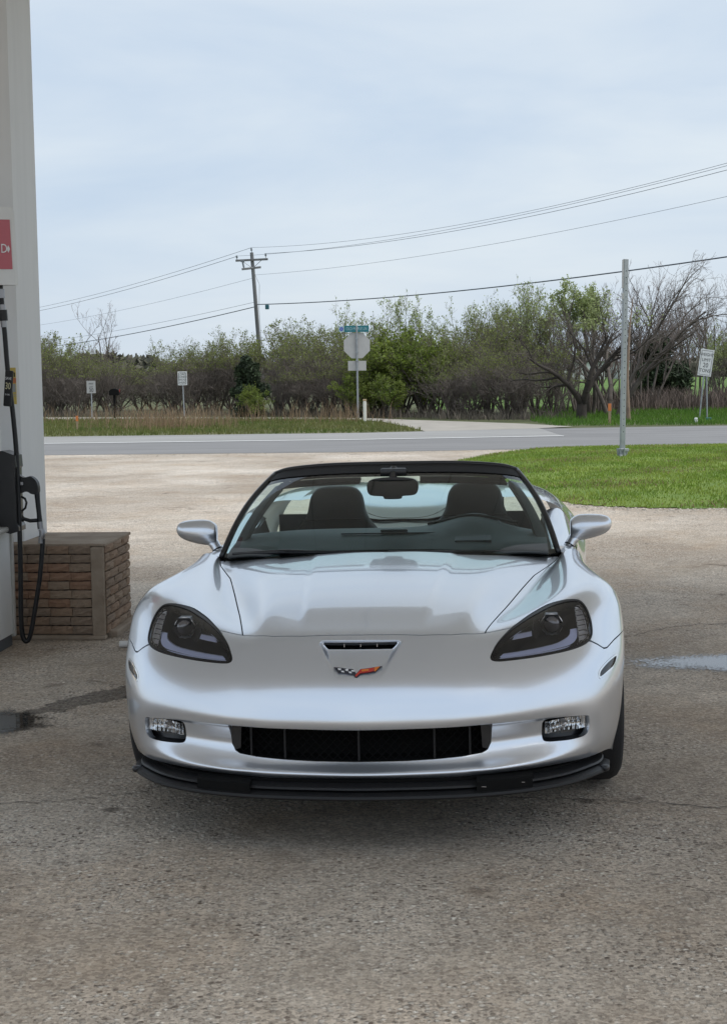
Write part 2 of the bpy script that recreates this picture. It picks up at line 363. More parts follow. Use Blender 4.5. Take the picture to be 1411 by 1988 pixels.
f_cowl=Y-np.interp(AX,[0,.27,.42,.55,.70],[1.42,1.43,1.47,1.53,1.67])
f_hood=np.maximum(np.maximum(YL-Y,AX-XH),f_cowl)
ZF=np.interp(AX,[.75,.78,.803,.825,.838,.87,.905,.95],[.622,.612,.598,.581,.579,.592,.599,.606])
f_fend=np.maximum(np.where(AX<.62,YL-Y,np.where(Y<1.0,ZF-Z,-1.0)),XH-AX)
MARK=smooth_poly([(.385,.500),(.405,.523),(.482,.541),(.570,.548),(.574,.535),(.525,.513),(.462,.505),(.40,.497)],3)
f_mark=np.where(AX>.77,sdf(MARK,Y,Z),1.0)
g=0.0022
def cl(*fs):
    M=dict(BODY,N=BODY['N']); F=[np.asarray(q) for q in fs]
    # carry the remaining fields through each cut by appending them to V
    V=np.concatenate([BODY['V']]+[q[:,None] for q in F],1); M=dict(V=V,N=BODY['N'],T=BODY['T'])
    for i in range(len(F)): M=clip(M,M['V'][:,3+i])
    return dict(V=M['V'][:,:3],N=M['N'],T=M['T'])
hood_m=cl(f_hood+g); panel(hood_m,'hood',PAINT,car,0.025)
for sgn in (-1,1):
    fm=cl(f_fend+g,-f_hl,-sgn*X); panel(fm,'fender',PAINT,car,0.022)
bm_=cl(np.where(AX<.62,Y-YL+g,np.where(Y<1.0,Z-ZF+g,1.0)),-f_hl,-f_fog,-f_gr,-f_sl,-f_mark)
panel(bm_,'bumper_cover',PAINT,car,0.022)
# cut-out pieces reused as lamp lenses
def offset(M,d): return dict(V=M['V']-M['N']*d,N=M['N'],T=M['T'])
for sgn in (-1,1):
    hl=empty('headlight',(0,0,0)); hl.parent=car
    lens=cl(f_hl+.003,-sgn*X); panel(offset(lens,.002),'lens',LENS,hl,0)
    rim=cl(f_hl+.0015,-(f_hl+.0052),-sgn*X); panel(offset(rim,-.0005),'seal',BLACK,hl,0.03)
    hous=cl(f_hl,-sgn*X); back=dict(V=hous['V']+np.array([0,.075,0])-hous['N']*.02,N=hous['N'],T=hous['T']); 
    MH=flange(back,0.08,(0,-1,0)); panel(dict(V=MH['V'],N=MH['N'],T=MH['T']),'housing',LAMPBLACK,hl,0)
    bar=cl(f_hl+.0115,-(f_hl+.0155),-sgn*X); panel(offset(bar,.008),'chrome_line',CHROME,hl,0.004)
    # L-shaped light guide (xz strip set into the housing)
    D=(0,1,0)
    def strip(name,inner_,outer_,m,dep,th=0.012):
        mb=MB(); a=smooth_poly(inner_,6,False); b=smooth_poly(outer_,6,False)
        G=[];Gb=[]
        for p,q in zip(a,b):
            row=[drape(sgn*(p[0]+(q[0]-p[0])*t),p[1]+(q[1]-p[1])*t,dep,D) for t in (0,.33,.66,1)]; G.append(row); Gb.append([r_+np.array([0,th,0]) for r_ in row])
        mb.grid(G); mb.grid(Gb); mb.grid([[G[i][0],Gb[i][0]] for i in range(len(G))]); mb.grid([[G[i][3],Gb[i][3]] for i in range(len(G))])
        return build(mb,name,m,hl,smooth=True,angle=50)
    strip('light_guide',[(.708,.652),(.704,.638),(.688,.629),(.655,.620),(.595,.615),(.53,.612),(.475,.611)],[(.733,.652),(.730,.627),(.708,.612),(.66,.607),(.60,.604),(.53,.602),(.462,.603)],LILAC,.030)
    strip('light_guide',[(.515,.657),(.55,.659),(.573,.661)],[(.506,.644),(.55,.647),(.573,.649)],LILAC,.035)
    for k in range(7):                                        # stacked indicator chambers by the outer edge
        z0=.618+k*.0145; z1=z0+.0125; xl=.738-.0009*k; xr=.774-.0026*max(0,k-3)
        mb=MB(); G=[]
        for t in np.linspace(0,1,7):
            zz=z0+(z1-z0)*t; G.append([drape(sgn*(xl+(xr-xl)*s_),zz,.022+.016*math.sin(math.pi*t),D) for s_ in np.linspace(0,1,4)])
        mb.grid(G); build(mb,'indicator_cell',LEDGREY,hl,smooth=True)
    strip('indicator_frame',[(.735,.612),(.733,.66),(.728,.722)],[(.738,.612),(.736,.66),(.731,.722)],CHROME,.018,.02)
    c=drape(sgn*.645,.672,.055,D); Mx=Matrix.Translation(c)@Matrix.Rotation(rad(90),4,'X')
    mb=MB(); mb.lathe([(.0,.034),(.012,.032),(.022,.026),(.029,.014),(.030,0)],24,Mx); build(mb,'projector_lens',LENSORB,hl,smooth=True)
    mb=MB(); mb.lathe([(.030,.0),(.032,.012),(.041,.014),(.041,-.05)],6,Mx); build(mb,'projector_ring',SATIN,hl)
    mb=MB(); mb.lathe([(.033,.008),(.036,.010),(.038,.006)],24,Mx); build(mb,'projector_trim',LEDGREY,hl,smooth=True)
    strip('shroud',[(.46,.615),(.52,.640),(.60,.655),(.70,.66)],[(.47,.655),(.53,.690),(.60,.712),(.70,.735)],SATIN,.085,.01)
    strip('fin',[(.60,.64),(.595,.66),(.60,.69)],[(.585,.638),(.578,.66),(.583,.69)],SATIN,.05,.03)
    # fog lamp
    fl=empty('fog_lamp',(0,0,0)); fl.parent=car
    fogb=cl(f_fog,-sgn*X); bk=dict(V=fogb['V']+np.array([0,.06,0]),N=fogb['N'],T=fogb['T']); MH=flange(bk,.055,(0,-1,0)); panel(MH,'bezel',SATIN,fl,0)
    LP=[(.748,.372),(.741,.388),(.70,.393),(.655,.394),(.617,.392),(.606,.380),(.605,.362),(.613,.350),(.65,.346),(.70,.346),(.738,.350),(.748,.360)]
    LPs=smooth_poly([(p[0],p[1]) for p in LP],4); f_l=np.where(Y<.45,sdf(LPs,AX,Z),1.0)
    lp=cl(f_l,-sgn*X); panel(dict(V=lp['V']+np.array([0,.016,0]),N=lp['N'],T=lp['T']),'lens',LENS,fl,0)
    rf=dict(V=lp['V'].copy(),N=lp['N'],T=lp['T']); xx=np.abs(rf['V'][:,0]); 
    mb=MB(); G=[]
    for xx in np.linspace(.608,.746,64):
        row=[]
        for zz in np.linspace(.348,.391,8):
            tz=(zz-.369)/.0215; tx=(xx-.67)/.063; bow=.026*(1-min(1,tx*tx*.9+tz*tz*.5))
            row.append(drape(sgn*xx,zz,.022+bow+.0035*abs(math.sin((xx-.608)/.125*math.pi*8)),D))
        G.append(row)
    mb.grid(G); build(mb,'reflector',CHROME,fl,smooth=True,angle=50)
    c=drape(sgn*.672,.374,.03,D); Mx=Matrix.Translation(c)@Matrix.Rotation(rad(90),4,'X')
    mb=MB(); mb.lathe([(0,.010),(.008,.009),(.010,0),(.010,-.02)],16,Mx); build(mb,'bulb_cap',LEDGREY,fl,smooth=True)
    # side marker
    mk=empty('side_marker',(0,0,0)); mk.parent=car
    mm=cl(f_mark+.001,-sgn*X); panel(offset(mm,.004),'lens',SMOKE,mk,0); panel(offset(mm,.016),'housing',SATIN,mk,0)
    mr=cl(f_mark+.0005,-(f_mark+.006),-sgn*X); panel(offset(mr,-.001),'bezel',CHROME,mk,0.006)
# grille
mb=MB(); 
bk=cl(f_gr); bk=dict(V=bk['V']+np.array([0,.10,0]),N=bk['N'],T=bk['T']); MH=flange(bk,.092,(0,-1,0))
grl=empty('grille',(0,0,0)); grl.parent=car
panel(MH,'duct',MATTE,grl,0)
mb=MB()
def gy(x): return surf(x,.45)[0]+.075
for k in range(-34,35):
    for s in (-1,1):
        x0=k*.029; pts=[]
        for t in np.linspace(0,1,9):
            z=.296+t*.117; x=x0+s*(z-.355)*1.0
            if abs(x)<.43: pts.append((x,gy(x),z))
        if len(pts)>1: mb.tube(pts,.0017,4,False)
build(mb,'grille_mesh',MATTE,grl)
for x in (-.36,-.245,0,.245,.36):
    mb=MB(); zb=.300 if abs(x)<.3 else .306; mb.rbox((x,gy(x)-.012,(zb+.410)/2),(.007,.03,.410-zb),.002); build(mb,'grille_bar',SPLIT,grl)
for s in (-1,1):
    mb=MB(); mb.prism([(s*.434,.412),(s*.395,.412),(s*.400,.325),(s*.418,.320),(s*.429,.34)],'y',surf(.43,.45)[0]+.055,surf(.43,.45)[0]+.07); build(mb,'grille_end',SATIN,grl)
# upper intake slot
ui=empty('upper_intake',(0,0,0)); ui.parent=car
bk=cl(f_sl); bk=dict(V=bk['V']+np.array([0,.06,-.006]),N=bk['N'],T=bk['T']); panel(flange(bk,.05,(0,-1,0)),'duct',MATTE,ui,0)
for x in (-.055,0,.055):
    mb=MB(); mb.rbox((x,.222,.652),(.003,.02,.016),.001); build(mb,'divider',ALLOY,ui)
mb=MB()
for k in range(-5,6): mb.tube([(k*.019-.008,.245,.643),(k*.019+.008,.245,.661)],.0015,4); mb.tube([(k*.019+.008,.245,.643),(k*.019-.008,.245,.661)],.0015,4)
build(mb,'intake_mesh',BLACK,ui)
mb=MB(); pts=[drape(x,z,.0022) for x,z in [(-.134,.660),(-.128,.6655),(-.06,.6665),(0,.6668),(.06,.6665),(.128,.6655),(.134,.660)]]
mb.tube(pts,.0022,6); build(mb,'intake_lip',PAINT,ui,smooth=True)
# emblem
def em(p): return ((p[0]/7.839+620-697)*.00167,.565+(1318-(1220+p[1]/7.839))*.00136)
_dd=0.009
def emb_prism(mb,pts,o0,o1): drape_prism(mb,[em(p) for p in pts],o0-_dd,o1-_dd)
eb=empty('emblem',(0,0,0)); eb.parent=car
mb=MB(); emb_prism(mb,[(225,567),(350,578),(440,592),(525,597),(580,668),(640,597),(800,580),(870,567),(970,557),(870,650),(790,665),(700,675),(640,690),(580,760),(540,690),(460,680),(390,665),(300,660)],-.004,.008); build(mb,'backplate',NAVY,eb)
mb=MB(); emb_prism(mb,[(578,722),(566,700),(648,608),(810,592),(850,582),(850,634),(780,646),(640,664),(596,705)],.006,.0105); build(mb,'red_flag',RED,eb)
mb=MB(); emb_prism(mb,[(855,581),(935,567),(868,635),(855,634)],.006,.0105); build(mb,'flag_tip',ORANGE,eb)
mb=MB(); emb_prism(mb,[(660,618),(770,605),(770,632),(665,645)],.010,.0115); build(mb,'flag_glint',ORANGE,eb)
mb=MB()
for q in [(290,592),(345,628),(405,606),(460,640),(500,618)]:
    x,y=q; emb_prism(mb,[(x,y),(x+45,y+3),(x+52,y+22),(x+8,y+19)],.006,.0102)
for q in [(318,592+2),(430,600)]:
    x,y=q; emb_prism(mb,[(x,y),(x+28,y+2),(x+20,y+16),(x-6,y+14)],.006,.0102)
build(mb,'checker_squares',WHITEE,eb)
# splitter
sp=empty('splitter',(0,0,0)); sp.parent=car
PX=[0,.12,.25,.38,.50,.60,.685,.75,.795,.82,.828]; PY=[-.032,-.024,-.008,.022,.07,.13,.205,.29,.37,.45,.52]
def sploft(prof,name,m):
    mb=MB(); G=[]
    xs=[-x for x in PX[:0:-1]]+PX; ys=PY[:0:-1]+PY
    P=smooth_poly(list(zip(xs,ys)),5,False)
    for i in range(len(P)):
        a=P[max(0,i-1)]; b=P[min(len(P)-1,i+1)]; t=(b-a)/np.linalg.norm(b-a); nrm=np.array([t[1],-t[0]])
        rise=-.016*min(1,abs(P[i][0])/.85)**2-.010*smst(.76,.85,abs(P[i][0]))
        G.append([(P[i][0]+nrm[0]*o,P[i][1]+nrm[1]*o,z+rise) for o,z in prof])
    mb.grid(G,True); return build(mb,name,m,sp,smooth=True,angle=35)
sploft([(.012,.192),(.016,.198),(.014,.206),(-.004,.214),(-.10,.214),(-.10,.192)],'lip',SPLIT)
sploft([(-.018,.214),(-.006,.222),(-.010,.228),(-.040,.236),(-.085,.240),(-.085,.214)],'upper_blade',SPLIT)
sploft([(-.045,.236),(-.042,.246),(-.085,.246),(-.085,.236)],'shadow_gap',MATTE)
for s,(xa,xb,zb) in {-1:(.33,.56,0),1:(.36,.58,.004)}.items():
    mb=MB(); pts=smooth_poly(list(zip(PX,PY)),5,False); sel=[p for p in pts if xa<=p[0]<=xb]
    G=[]
    for p in sel:
        rise=-.016*(p[0]/.85)**2; G.append([(s*p[0],p[1]+o,z+rise) for o,z in [(-.004,.203),(-.008,.208),(-.008,.238+zb),(-.002,.243+zb),(.05,.243+zb),(.05,.203)]])
    mb.grid(G,True); mb.f.append(tuple(range(6))); mb.mi.append(0); mb.f.append(tuple(len(mb.v)-6+i for i in range(6))); mb.mi.append(0)
    build(mb,'brake_duct_cover',MATTE,sp)
for dx in (.405,.53):
    mb=MB(); yy=np.interp(dx,PX,PY)-.012; mb.tube([(dx-.012,yy,.236),(dx-.012,yy,.222),(dx+.006,yy,.221)],.0015,4); build(mb,'plate_clip',ALLOY,sp)
for s in (-1,1):
    mb=MB(); mb.rbox((s*.808,.395,.187),(.03,.05,.022),.008,rot=(0,0,rad(60)*s)); build(mb,'lip_end',SATIN,sp,smooth=True)
# plain black boxes added to block daylight beneath the car and through the cut-outs
mb=MB(); mb.box((0,1.12,.38),(1.26,1.2,.34)); mb.box((0,2.9,.34),(1.62,2.5,.36)); mb.box((0,.40,.36),(.9,.22,.20)); build(mb,'underbody_light_block',MATTE,car)
for y in (.97,3.655):
    for s in (-1,1):
        wl=empty('wheel',(s*.775 if y<2 else s*.785,y,.325)); wl.parent=car
        wdt=.27 if y<2 else .30; h=wdt/2; Mx=Matrix.Rotation(rad(90)*s,4,'Y')
        mb=MB(); mb.lathe([(.235,h-.02),(.25,h-.004),(.285,h),(.308,h-.014),(.322,h-.04),(.325,0),(.322,-h+.04),(.308,-h+.014),(.285,-h),(.235,-h+.02)],48,Mx); build(mb,'tyre',RUBBER,wl,smooth=True)
        mb=MB(); mb.lathe([(.236,h-.015),(.225,h-.03),(.21,h-.06),(.20,-h+.02),(.236,-h+.02)],40,Mx)
        for k in range(5):
            a=2*math.pi*k/5; c_=Vector((math.cos(a)*.13,math.sin(a)*.13,h-.05)); q=Matrix.Rotation(a,3,'Z')
            M3=Mx.to_3x3(); mb.rbox(M3@c_,(.20,.055,.03),.01,rot=M3@q)
        mb.lathe([(0,h-.03),(.05,h-.035),(.06,h-.06)],20,Mx); build(mb,'rim',ALLOY,wl,smooth=True,angle=40)
# doors, rear quarters and deck
DR=lambda r:np.array(r)
for s in (-1,1):
    rows=[[(.700,1.725,.765),(.738,1.725,.772),(.785,1.715,.785),(.825,1.685,.752),(.88,1.605,.55),(.905,1.45,.28),(.88,1.38,.16)],
          [(.700,2.05,.755),(.738,2.05,.768),(.785,2.05,.774),(.826,2.05,.738),(.872,2.03,.55),(.905,2.0,.28),(.88,2.0,.16)],
          [(.700,2.45,.785),(.738,2.45,.798),(.785,2.45,.798),(.826,2.45,.75),(.868,2.45,.56),(.91,2.45,.28),(.885,2.45,.16)],
          [(.690,2.86,.83),(.738,2.86,.858),(.785,2.86,.855),(.826,2.86,.79),(.875,2.86,.58),(.92,2.86,.28),(.89,2.86,.16)]]
    rows=np.array(rows)*[s,1,1]; mb=MB(); mb.grid(bsurf(rows,8,10)); build(mb,'door',PAINT,car,smooth=True)
    mb=MB(); mb.grid(np.array([[(s*.70,y,.77+(y-1.7)*.05),(s*.66,y,.70),(s*.66,y,.35)] for y in (1.62,2.1,2.5,2.88)])); build(mb,'door_card',TRIM,car)
    Q=[[(.52,2.88,.918),(.62,2.88,.918),(.70,2.88,.900),(.775,2.88,.868),(.835,2.88,.79),(.882,2.88,.58),(.922,2.88,.28),(.89,2.88,.16)],
       [(.52,3.15,.925),(.62,3.15,.922),(.70,3.15,.905),(.78,3.15,.870),(.845,3.15,.79),(.91,3.2,.60),(.938,3.25,.42),(.92,3.28,.22)],
       [(.52,3.45,.925),(.62,3.45,.920),(.71,3.45,.900),(.79,3.45,.862),(.86,3.45,.79),(.935,3.45,.68),(.95,3.42,.60),(.945,3.40,.53)],
       [(.52,3.8,.915),(.62,3.8,.912),(.71,3.8,.892),(.79,3.8,.855),(.86,3.8,.79),(.935,3.8,.68),(.95,3.85,.61),(.945,3.88,.55)],
       [(.52,4.2,.898),(.62,4.2,.893),(.70,4.2,.875),(.77,4.2,.84),(.84,4.19,.76),(.90,4.15,.60),(.92,4.1,.42),(.90,4.06,.25)],
       [(.52,4.40,.875),(.60,4.39,.868),(.68,4.37,.85),(.74,4.35,.81),(.80,4.31,.72),(.85,4.27,.56),(.87,4.22,.40),(.85,4.18,.26)]]
    Q=np.array(Q)*[s,1,1]; mb=MB(); mb.grid(bsurf(Q,8,8)); build(mb,'rear_fender',PAINT,car,smooth=True)
D_=[R([0,.10,.18,.27,.36,.45,.525],[2.95,2.95,2.95,2.93,2.92,2.90,2.88],[.815,.818,.842,.900,.925,.925,.916]),
    R([0,.10,.18,.27,.36,.45,.525],[3.02,3.02,3.02,3.0,3.0,3.0,3.0],[.862,.864,.880,.925,.945,.938,.921]),
    R([0,.10,.18,.27,.36,.45,.525],[3.18]*7,[.890,.892,.902,.930,.945,.938,.9225]),
    R([0,.10,.18,.27,.36,.45,.525],[3.45]*7,[.908,.909,.914,.927,.935,.932,.923]),
    R([0,.10,.18,.27,.36,.45,.525],[3.8]*7,[.914,.914,.916,.920,.922,.920,.914]),
    R([0,.10,.18,.27,.36,.45,.525],[4.2]*7,[.905]*6+[.898]),
    R([0,.10,.18,.27,.36,.45,.525],[4.42,4.42,4.42,4.415,4.41,4.405,4.40],[.886]*6+[.874]),
    R([0,.10,.18,.27,.36,.45,.525],[4.44,4.44,4.44,4.435,4.43,4.425,4.42],[.80]*7),
    R([0,.10,.18,.27,.36,.45,.525],[4.40]*7,[.35]*7)]
mb=MB(); mb.grid(bsurf(fullrows(D_),8,8)); build(mb,'rear_deck',PAINT,car,smooth=True)
mb=MB(); mb.grid(bsurf(fullrows([R([0,.10,.18,.26],[2.945,2.945,2.945,2.93],[.813,.816,.84,.89]),R([0,.10,.18,.26],[2.90,2.90,2.89,2.88],[.77,.77,.78,.80]),R([0,.10,.18,.26],[2.84]*4,[.68]*4),R([0,.10,.18,.26],[2.80]*4,[.5]*4)]),6,6)); build(mb,'waterfall_panel',PAINT,car,smooth=True)
mb=MB(); mb.tube([(x,2.93-.02*abs(x)/.2,.806+.5*max(0,abs(x)-.12)**1.4) for x in np.linspace(-.2,.2,17)],.006,6); build(mb,'deck_seam',MATTE,car,smooth=True)
# windscreen
LOW=smooth_poly([(.0,1.41,.812),(.18,1.42,.810),(.36,1.46,.800),(.52,1.53,.789),(.65,1.63,.776),(.722,1.72,.772)],4,False)
UP=smooth_poly([(.0,2.21,1.131),(.145,2.215,1.1305),(.29,2.235,1.127),(.417,2.262,1.118),(.506,2.29,1.106),(.558,2.315,1.089)],4,False)
def glassgrid(n=16,inset=0.0,ub=(0,1),vb=(0,1)):
    G=[]
    for a in np.linspace(vb[0],vb[1],n):
        row=[]
        for i in np.linspace(ub[0],ub[1],29):
            k=i*(len(LOW)-1); k0=min(int(k),len(LOW)-2); f=k-k0; lo=LOW[k0]*(1-f)+LOW[k0+1]*f; up=UP[k0]*(1-f)+UP[k0+1]*f
            p=lo*(1-a)+up*a; bul=math.sin(math.pi*a)*.028; p=p+np.array([0.018*i*math.sin(math.pi*a),-bul*.45,bul*.85]); 
            row.append(p)
        G.append(row)
    G=np.array(G)
    if inset:
        G=G+inset*np.array([0,.45,-.85])
    return G
def mirrorgrid(G): return np.concatenate([G[:,:0:-1]*[-1,1,1],G],1)
ws=empty('windscreen',(0,0,0)); ws.parent=car
mb=MB(); mb.grid(mirrorgrid(glassgrid(18))); build(mb,'pane',SCREEN,ws,smooth=True)
def band(name,m,inset,ub,vb,both=False,th=.012):
    Gs=glassgrid(14,inset,ub,vb); 
    if not both: Gl=[mirrorgrid(Gs)]
    else: Gl=[Gs,Gs[:,::-1]*[-1,1,1]]
    for G in Gl:
        mb=MB(); mb.grid(G); H=G+np.array([0,th*.5,-th]); mb.grid(H)
        for e in (0,-1): mb.grid(np.stack([G[e],H[e]],0)); mb.grid(np.stack([G[:,e],H[:,e]],0))
        build(mb,name,m,car,smooth=True,angle=40)
band('header_trim',HEADK,-.004,(0,1),(.872,.995),False,.02)
band('pillar_trim',TRIM,.055,(.83,.955),(.05,.95),True,.03)
band('lower_shade_band',MATTE,.006,(0,1),(.0,.05),False,.004)
edge=mirrorgrid(glassgrid(18))
mb=MB(); mb.tube([tuple(p+np.array([0,.01,.004])) for p in edge[-1]],.013,8,flat=(1,.8)); build(mb,'header_bar',SATIN,car,smooth=True)
for e in (0,-1):
    mb=MB(); mb.tube([tuple(p+np.array([np.sign(p[0])*.004,.012,.0])) for p in edge[:,e]],.014,8); build(mb,'windscreen_pillar',SATIN,car,smooth=True)
mb=MB(); G=np.array([[p+np.array([0,-.02,-.004]),p+np.array([0,.05,-.008])] for p in edge[0]]); mb.grid(G); build(mb,'cowl_panel',MATTE,car)
for s,xa,xb in ((-1,.12,.50),(1,.10,.46)):
    mb=MB(); Gs=[]
    for v in (.86,.89,.93):
        g_=glassgrid(3,.042,(xa/.6,xb/.6),(v,v)); Gs.append(g_[0]*[s,1,1])
    Gs=np.array(Gs); mb.grid(Gs); mb.grid(Gs+np.array([0,.012,-.012])); 
    for e in (0,-1): mb.grid(np.stack([Gs[e],Gs[e]+np.array([0,.012,-.012])],0)); mb.grid(np.stack([Gs[:,e],Gs[:,e]+np.array([0,.012,-.012])],0))
    build(mb,'sun_visor',MATTE,car)
    mb=MB(); c=np.array([s*.485,2.24,1.062]); mb.tube([c+np.array([s*.03,0,.022]),c+np.array([s*.028,0,-.004]),c+np.array([0,0,-.008]),c+np.array([-s*.045,0,.002]),c+np.array([-s*.06,0,.02])],.006,6); build(mb,'visor_hook',MATTE,car,smooth=True)
# interior mirror
mb=MB(); P=smooth_poly([(-.115,-.005),(-.105,.030),(-.05,.042),(.05,.042),(.105,.030),(.115,-.005),(.10,-.034),(.045,-.040),(.035,-.052),(-.035,-.052),(-.045,-.040),(-.10,-.034)],3)
mb.prism([(p[0]+.005,p[1]+1.040) for p in P],'y',2.02,2.06); mb.cyl((.005,2.05,1.07),(.005,2.14,1.115),.018,10); mb.rbox((.005,2.12,1.105),(.12,.06,.03),.01); build(mb,'interior_mirror',SATIN,car,angle=40)
# wipers
wp=empty('wiper',(0,0,0)); wp.parent=car
mb=MB(); mb.tube([(-.655,1.60,.800),(-.50,1.54,.812),(-.40,1.50,.818),(-.15,1.43,.815)],[.007,.009,.011,.006],6); build(mb,'arm',SATIN,wp,smooth=True)
mb=MB(); mb.rbox((-.42,1.505,.818),(.06,.03,.018),.006); mb.tube([(-.45,1.50,.822),(-.2,1.44,.822),(.02,1.415,.820)],.004,5); build(mb,'blade',BLACK,wp,smooth=True)
w2=empty('wiper',(0,0,0)); w2.parent=car
mb=MB(); mb.tube([(.02,1.42,.818),(.25,1.45,.814),(.55,1.56,.80)],[.008,.007,.005],6); build(mb,'arm',SATIN,w2,smooth=True)
# dashboard
G=[]
for y,zb in ((1.44,.800),(1.55,.822),(1.75,.848),(1.95,.860),(2.04,.852),(2.06,.80),(2.06,.60)):
    row=[]
    for x in np.linspace(-.68,.68,41):
        e=max(0,abs(x)-.50); yb=y+.5*e*e*3; hump=.046*math.exp(-((x-.36)/.155)**2)*(1 if 1.9<y<2.05 else (.45 if 1.7<y<1.9 else 0)); 
        if y<1.5: yb=y+np.interp(abs(x),[0,.36,.52,.68],[0,.04,.10,.22])
        row.append((x,yb,zb+hump-.03*(abs(x)/.68)**4))
    G.append(row)
mb=MB(); mb.grid(bsurf(np.array(G),2,8)); build(mb,'dashboard',DASH,car,smooth=True)
mb=MB(); mb.tube([(x,1.985+.02,.855+.046*math.exp(-((x-.36)/.155)**2)+.012) for x in np.linspace(.16,.56,21)],.006,6); build(mb,'instrument_hood',BLACK,car,smooth=True)
mb=MB(); mb.rbox((.365,1.66,.842),(.155,.09,.012),.004,rot=(rad(8),0,0)); build(mb,'dash_recess',BLACK,car)
mb=MB(); mb.rbox((0.0,1.80,.858),(.42,.018,.006),.002); mb.rbox((.02,1.84,.866),(.12,.05,.012),.006); build(mb,'defrost_slot',BLACK,car)
mb=MB(); Mx=Matrix.Translation((.365,2.22,.707))@Matrix.Rotation(rad(72),4,'X')
mb.tube([Mx@Vector((.183*math.cos(a),.183*math.sin(a),0)) for a in np.linspace(0,2*math.pi,40)],.015,8,False)
for a in (0,120,240): mb.rbox(Mx@Vector((.09*math.sin(rad(a)),-.09*math.cos(rad(a)),0)),(.03,.18,.015),.005,rot=Mx.to_3x3()@Matrix.Rotation(rad(a),3,'Z'))
mb.lathe([(0,.03),(.06,.02),(.07,0)],20,Mx); build(mb,'steering_wheel',BLACK,car,smooth=True,angle=40)
# seats
for s,dz,cx in ((-1,0.0,-.325),(1,0.012,.365)):
    st=empty('seat',(cx,2.70,0)); st.parent=car
    prof=[(.35,.25,.10),(.55,.255,.11),(.66,.252,.11),(.73,.235,.10),(.785,.200,.09),(.825,.165,.082),(.865,.146,.078),(.90,.139,.074),(.94,.130,.068),(.970,.108,.056),(.984,.082,.042),(.990,.045,.02)]
    G=[]
    for z,wx,wy in prof:
        row=[]
        for a in np.linspace(0,2*math.pi,33)[:-1]:
            c,s_=math.cos(a),math.sin(a); e=.62
            row.append((wx*abs(c)**e*np.sign(c),wy*abs(s_)**e*np.sign(s_)+(z-.4)*.22,z+dz))
        G.append(row)
    mb=MB(); mb.grid(_ev(_ctrl(np.array(G),1),4),True); mb.f.append(tuple(range(len(mb.v)-32,len(mb.v)))); mb.mi.append(0); build(mb,'backrest',LEATHER,st,smooth=True)
    mb=MB(); mb.rbox((0,-.22,.34),(.48,.50,.16),.06,4); build(mb,'seat_cushion',LEATHER,st,smooth=True)
    mb=MB(); mb.tube([(x,-.045+.06-.12,.845+dz+.0) for x in np.linspace(-.15,.15,5)],.004,5); build(mb,'seam',LEATHER,st,smooth=True)
mb=MB(); mb.box((0,2.3,.30),(1.34,1.2,.04)); mb.box((0,2.3,.45),(.26,1.1,.30)); build(mb,'cabin_floor',MATTE,car)
mb=MB(); mb.box((0,3.06,.58),(1.30,.04,.50)); build(mb,'rear_bulkhead',TRIM,car)
# door mirrors
for s in (-1,1):
    mi=empty('door_mirror',(0,0,0)); mi.parent=car
    prof=[(.792,.846,.042,.040),(.82,.851,.056,.052),(.86,.855,.056,.060),(.905,.860,.050,.060),(.940,.864,.041,.052),(.962,.867,.028,.036),(.972,.868,.010,.014)]
    G=[]
    for x,zc,hz,hy in prof:
        row=[]
        for a in np.linspace(0,2*math.pi,25)[:-1]:
            c,s_=math.cos(a),math.sin(a); row.append((s*x,1.99+hy*c*(1.0 if c<0 else .75),zc+hz*abs(s_)**.85*np.sign(s_)))
        G.append(row)
    mb=MB(); mb.grid(_ev(_ctrl(np.array(G),1),4),True); mb.f.append(tuple(range(24))); mb.mi.append(0); mb.f.append(tuple(range(len(mb.v)-24,len(mb.v)))); mb.mi.append(0); build(mb,'mirror_shell',PAINT,mi,smooth=True)
    mb=MB(); mb.tube([(s*.762,1.965,.735),(s*.780,1.975,.763),(s*.800,1.985,.795),(s*.824,1.99,.828)],[.030,.028,.028,.034],12,flat=(1,.75)); build(mb,'mirror_arm',PAINT,mi,smooth=True)
    mb=MB(); mb.tube([(s*.786,1.978,.773),(s*.789,1.9795,.7775)],[.0292,.0292],12,flat=(1,.76)); build(mb,'mirror_joint',MATTE,mi)
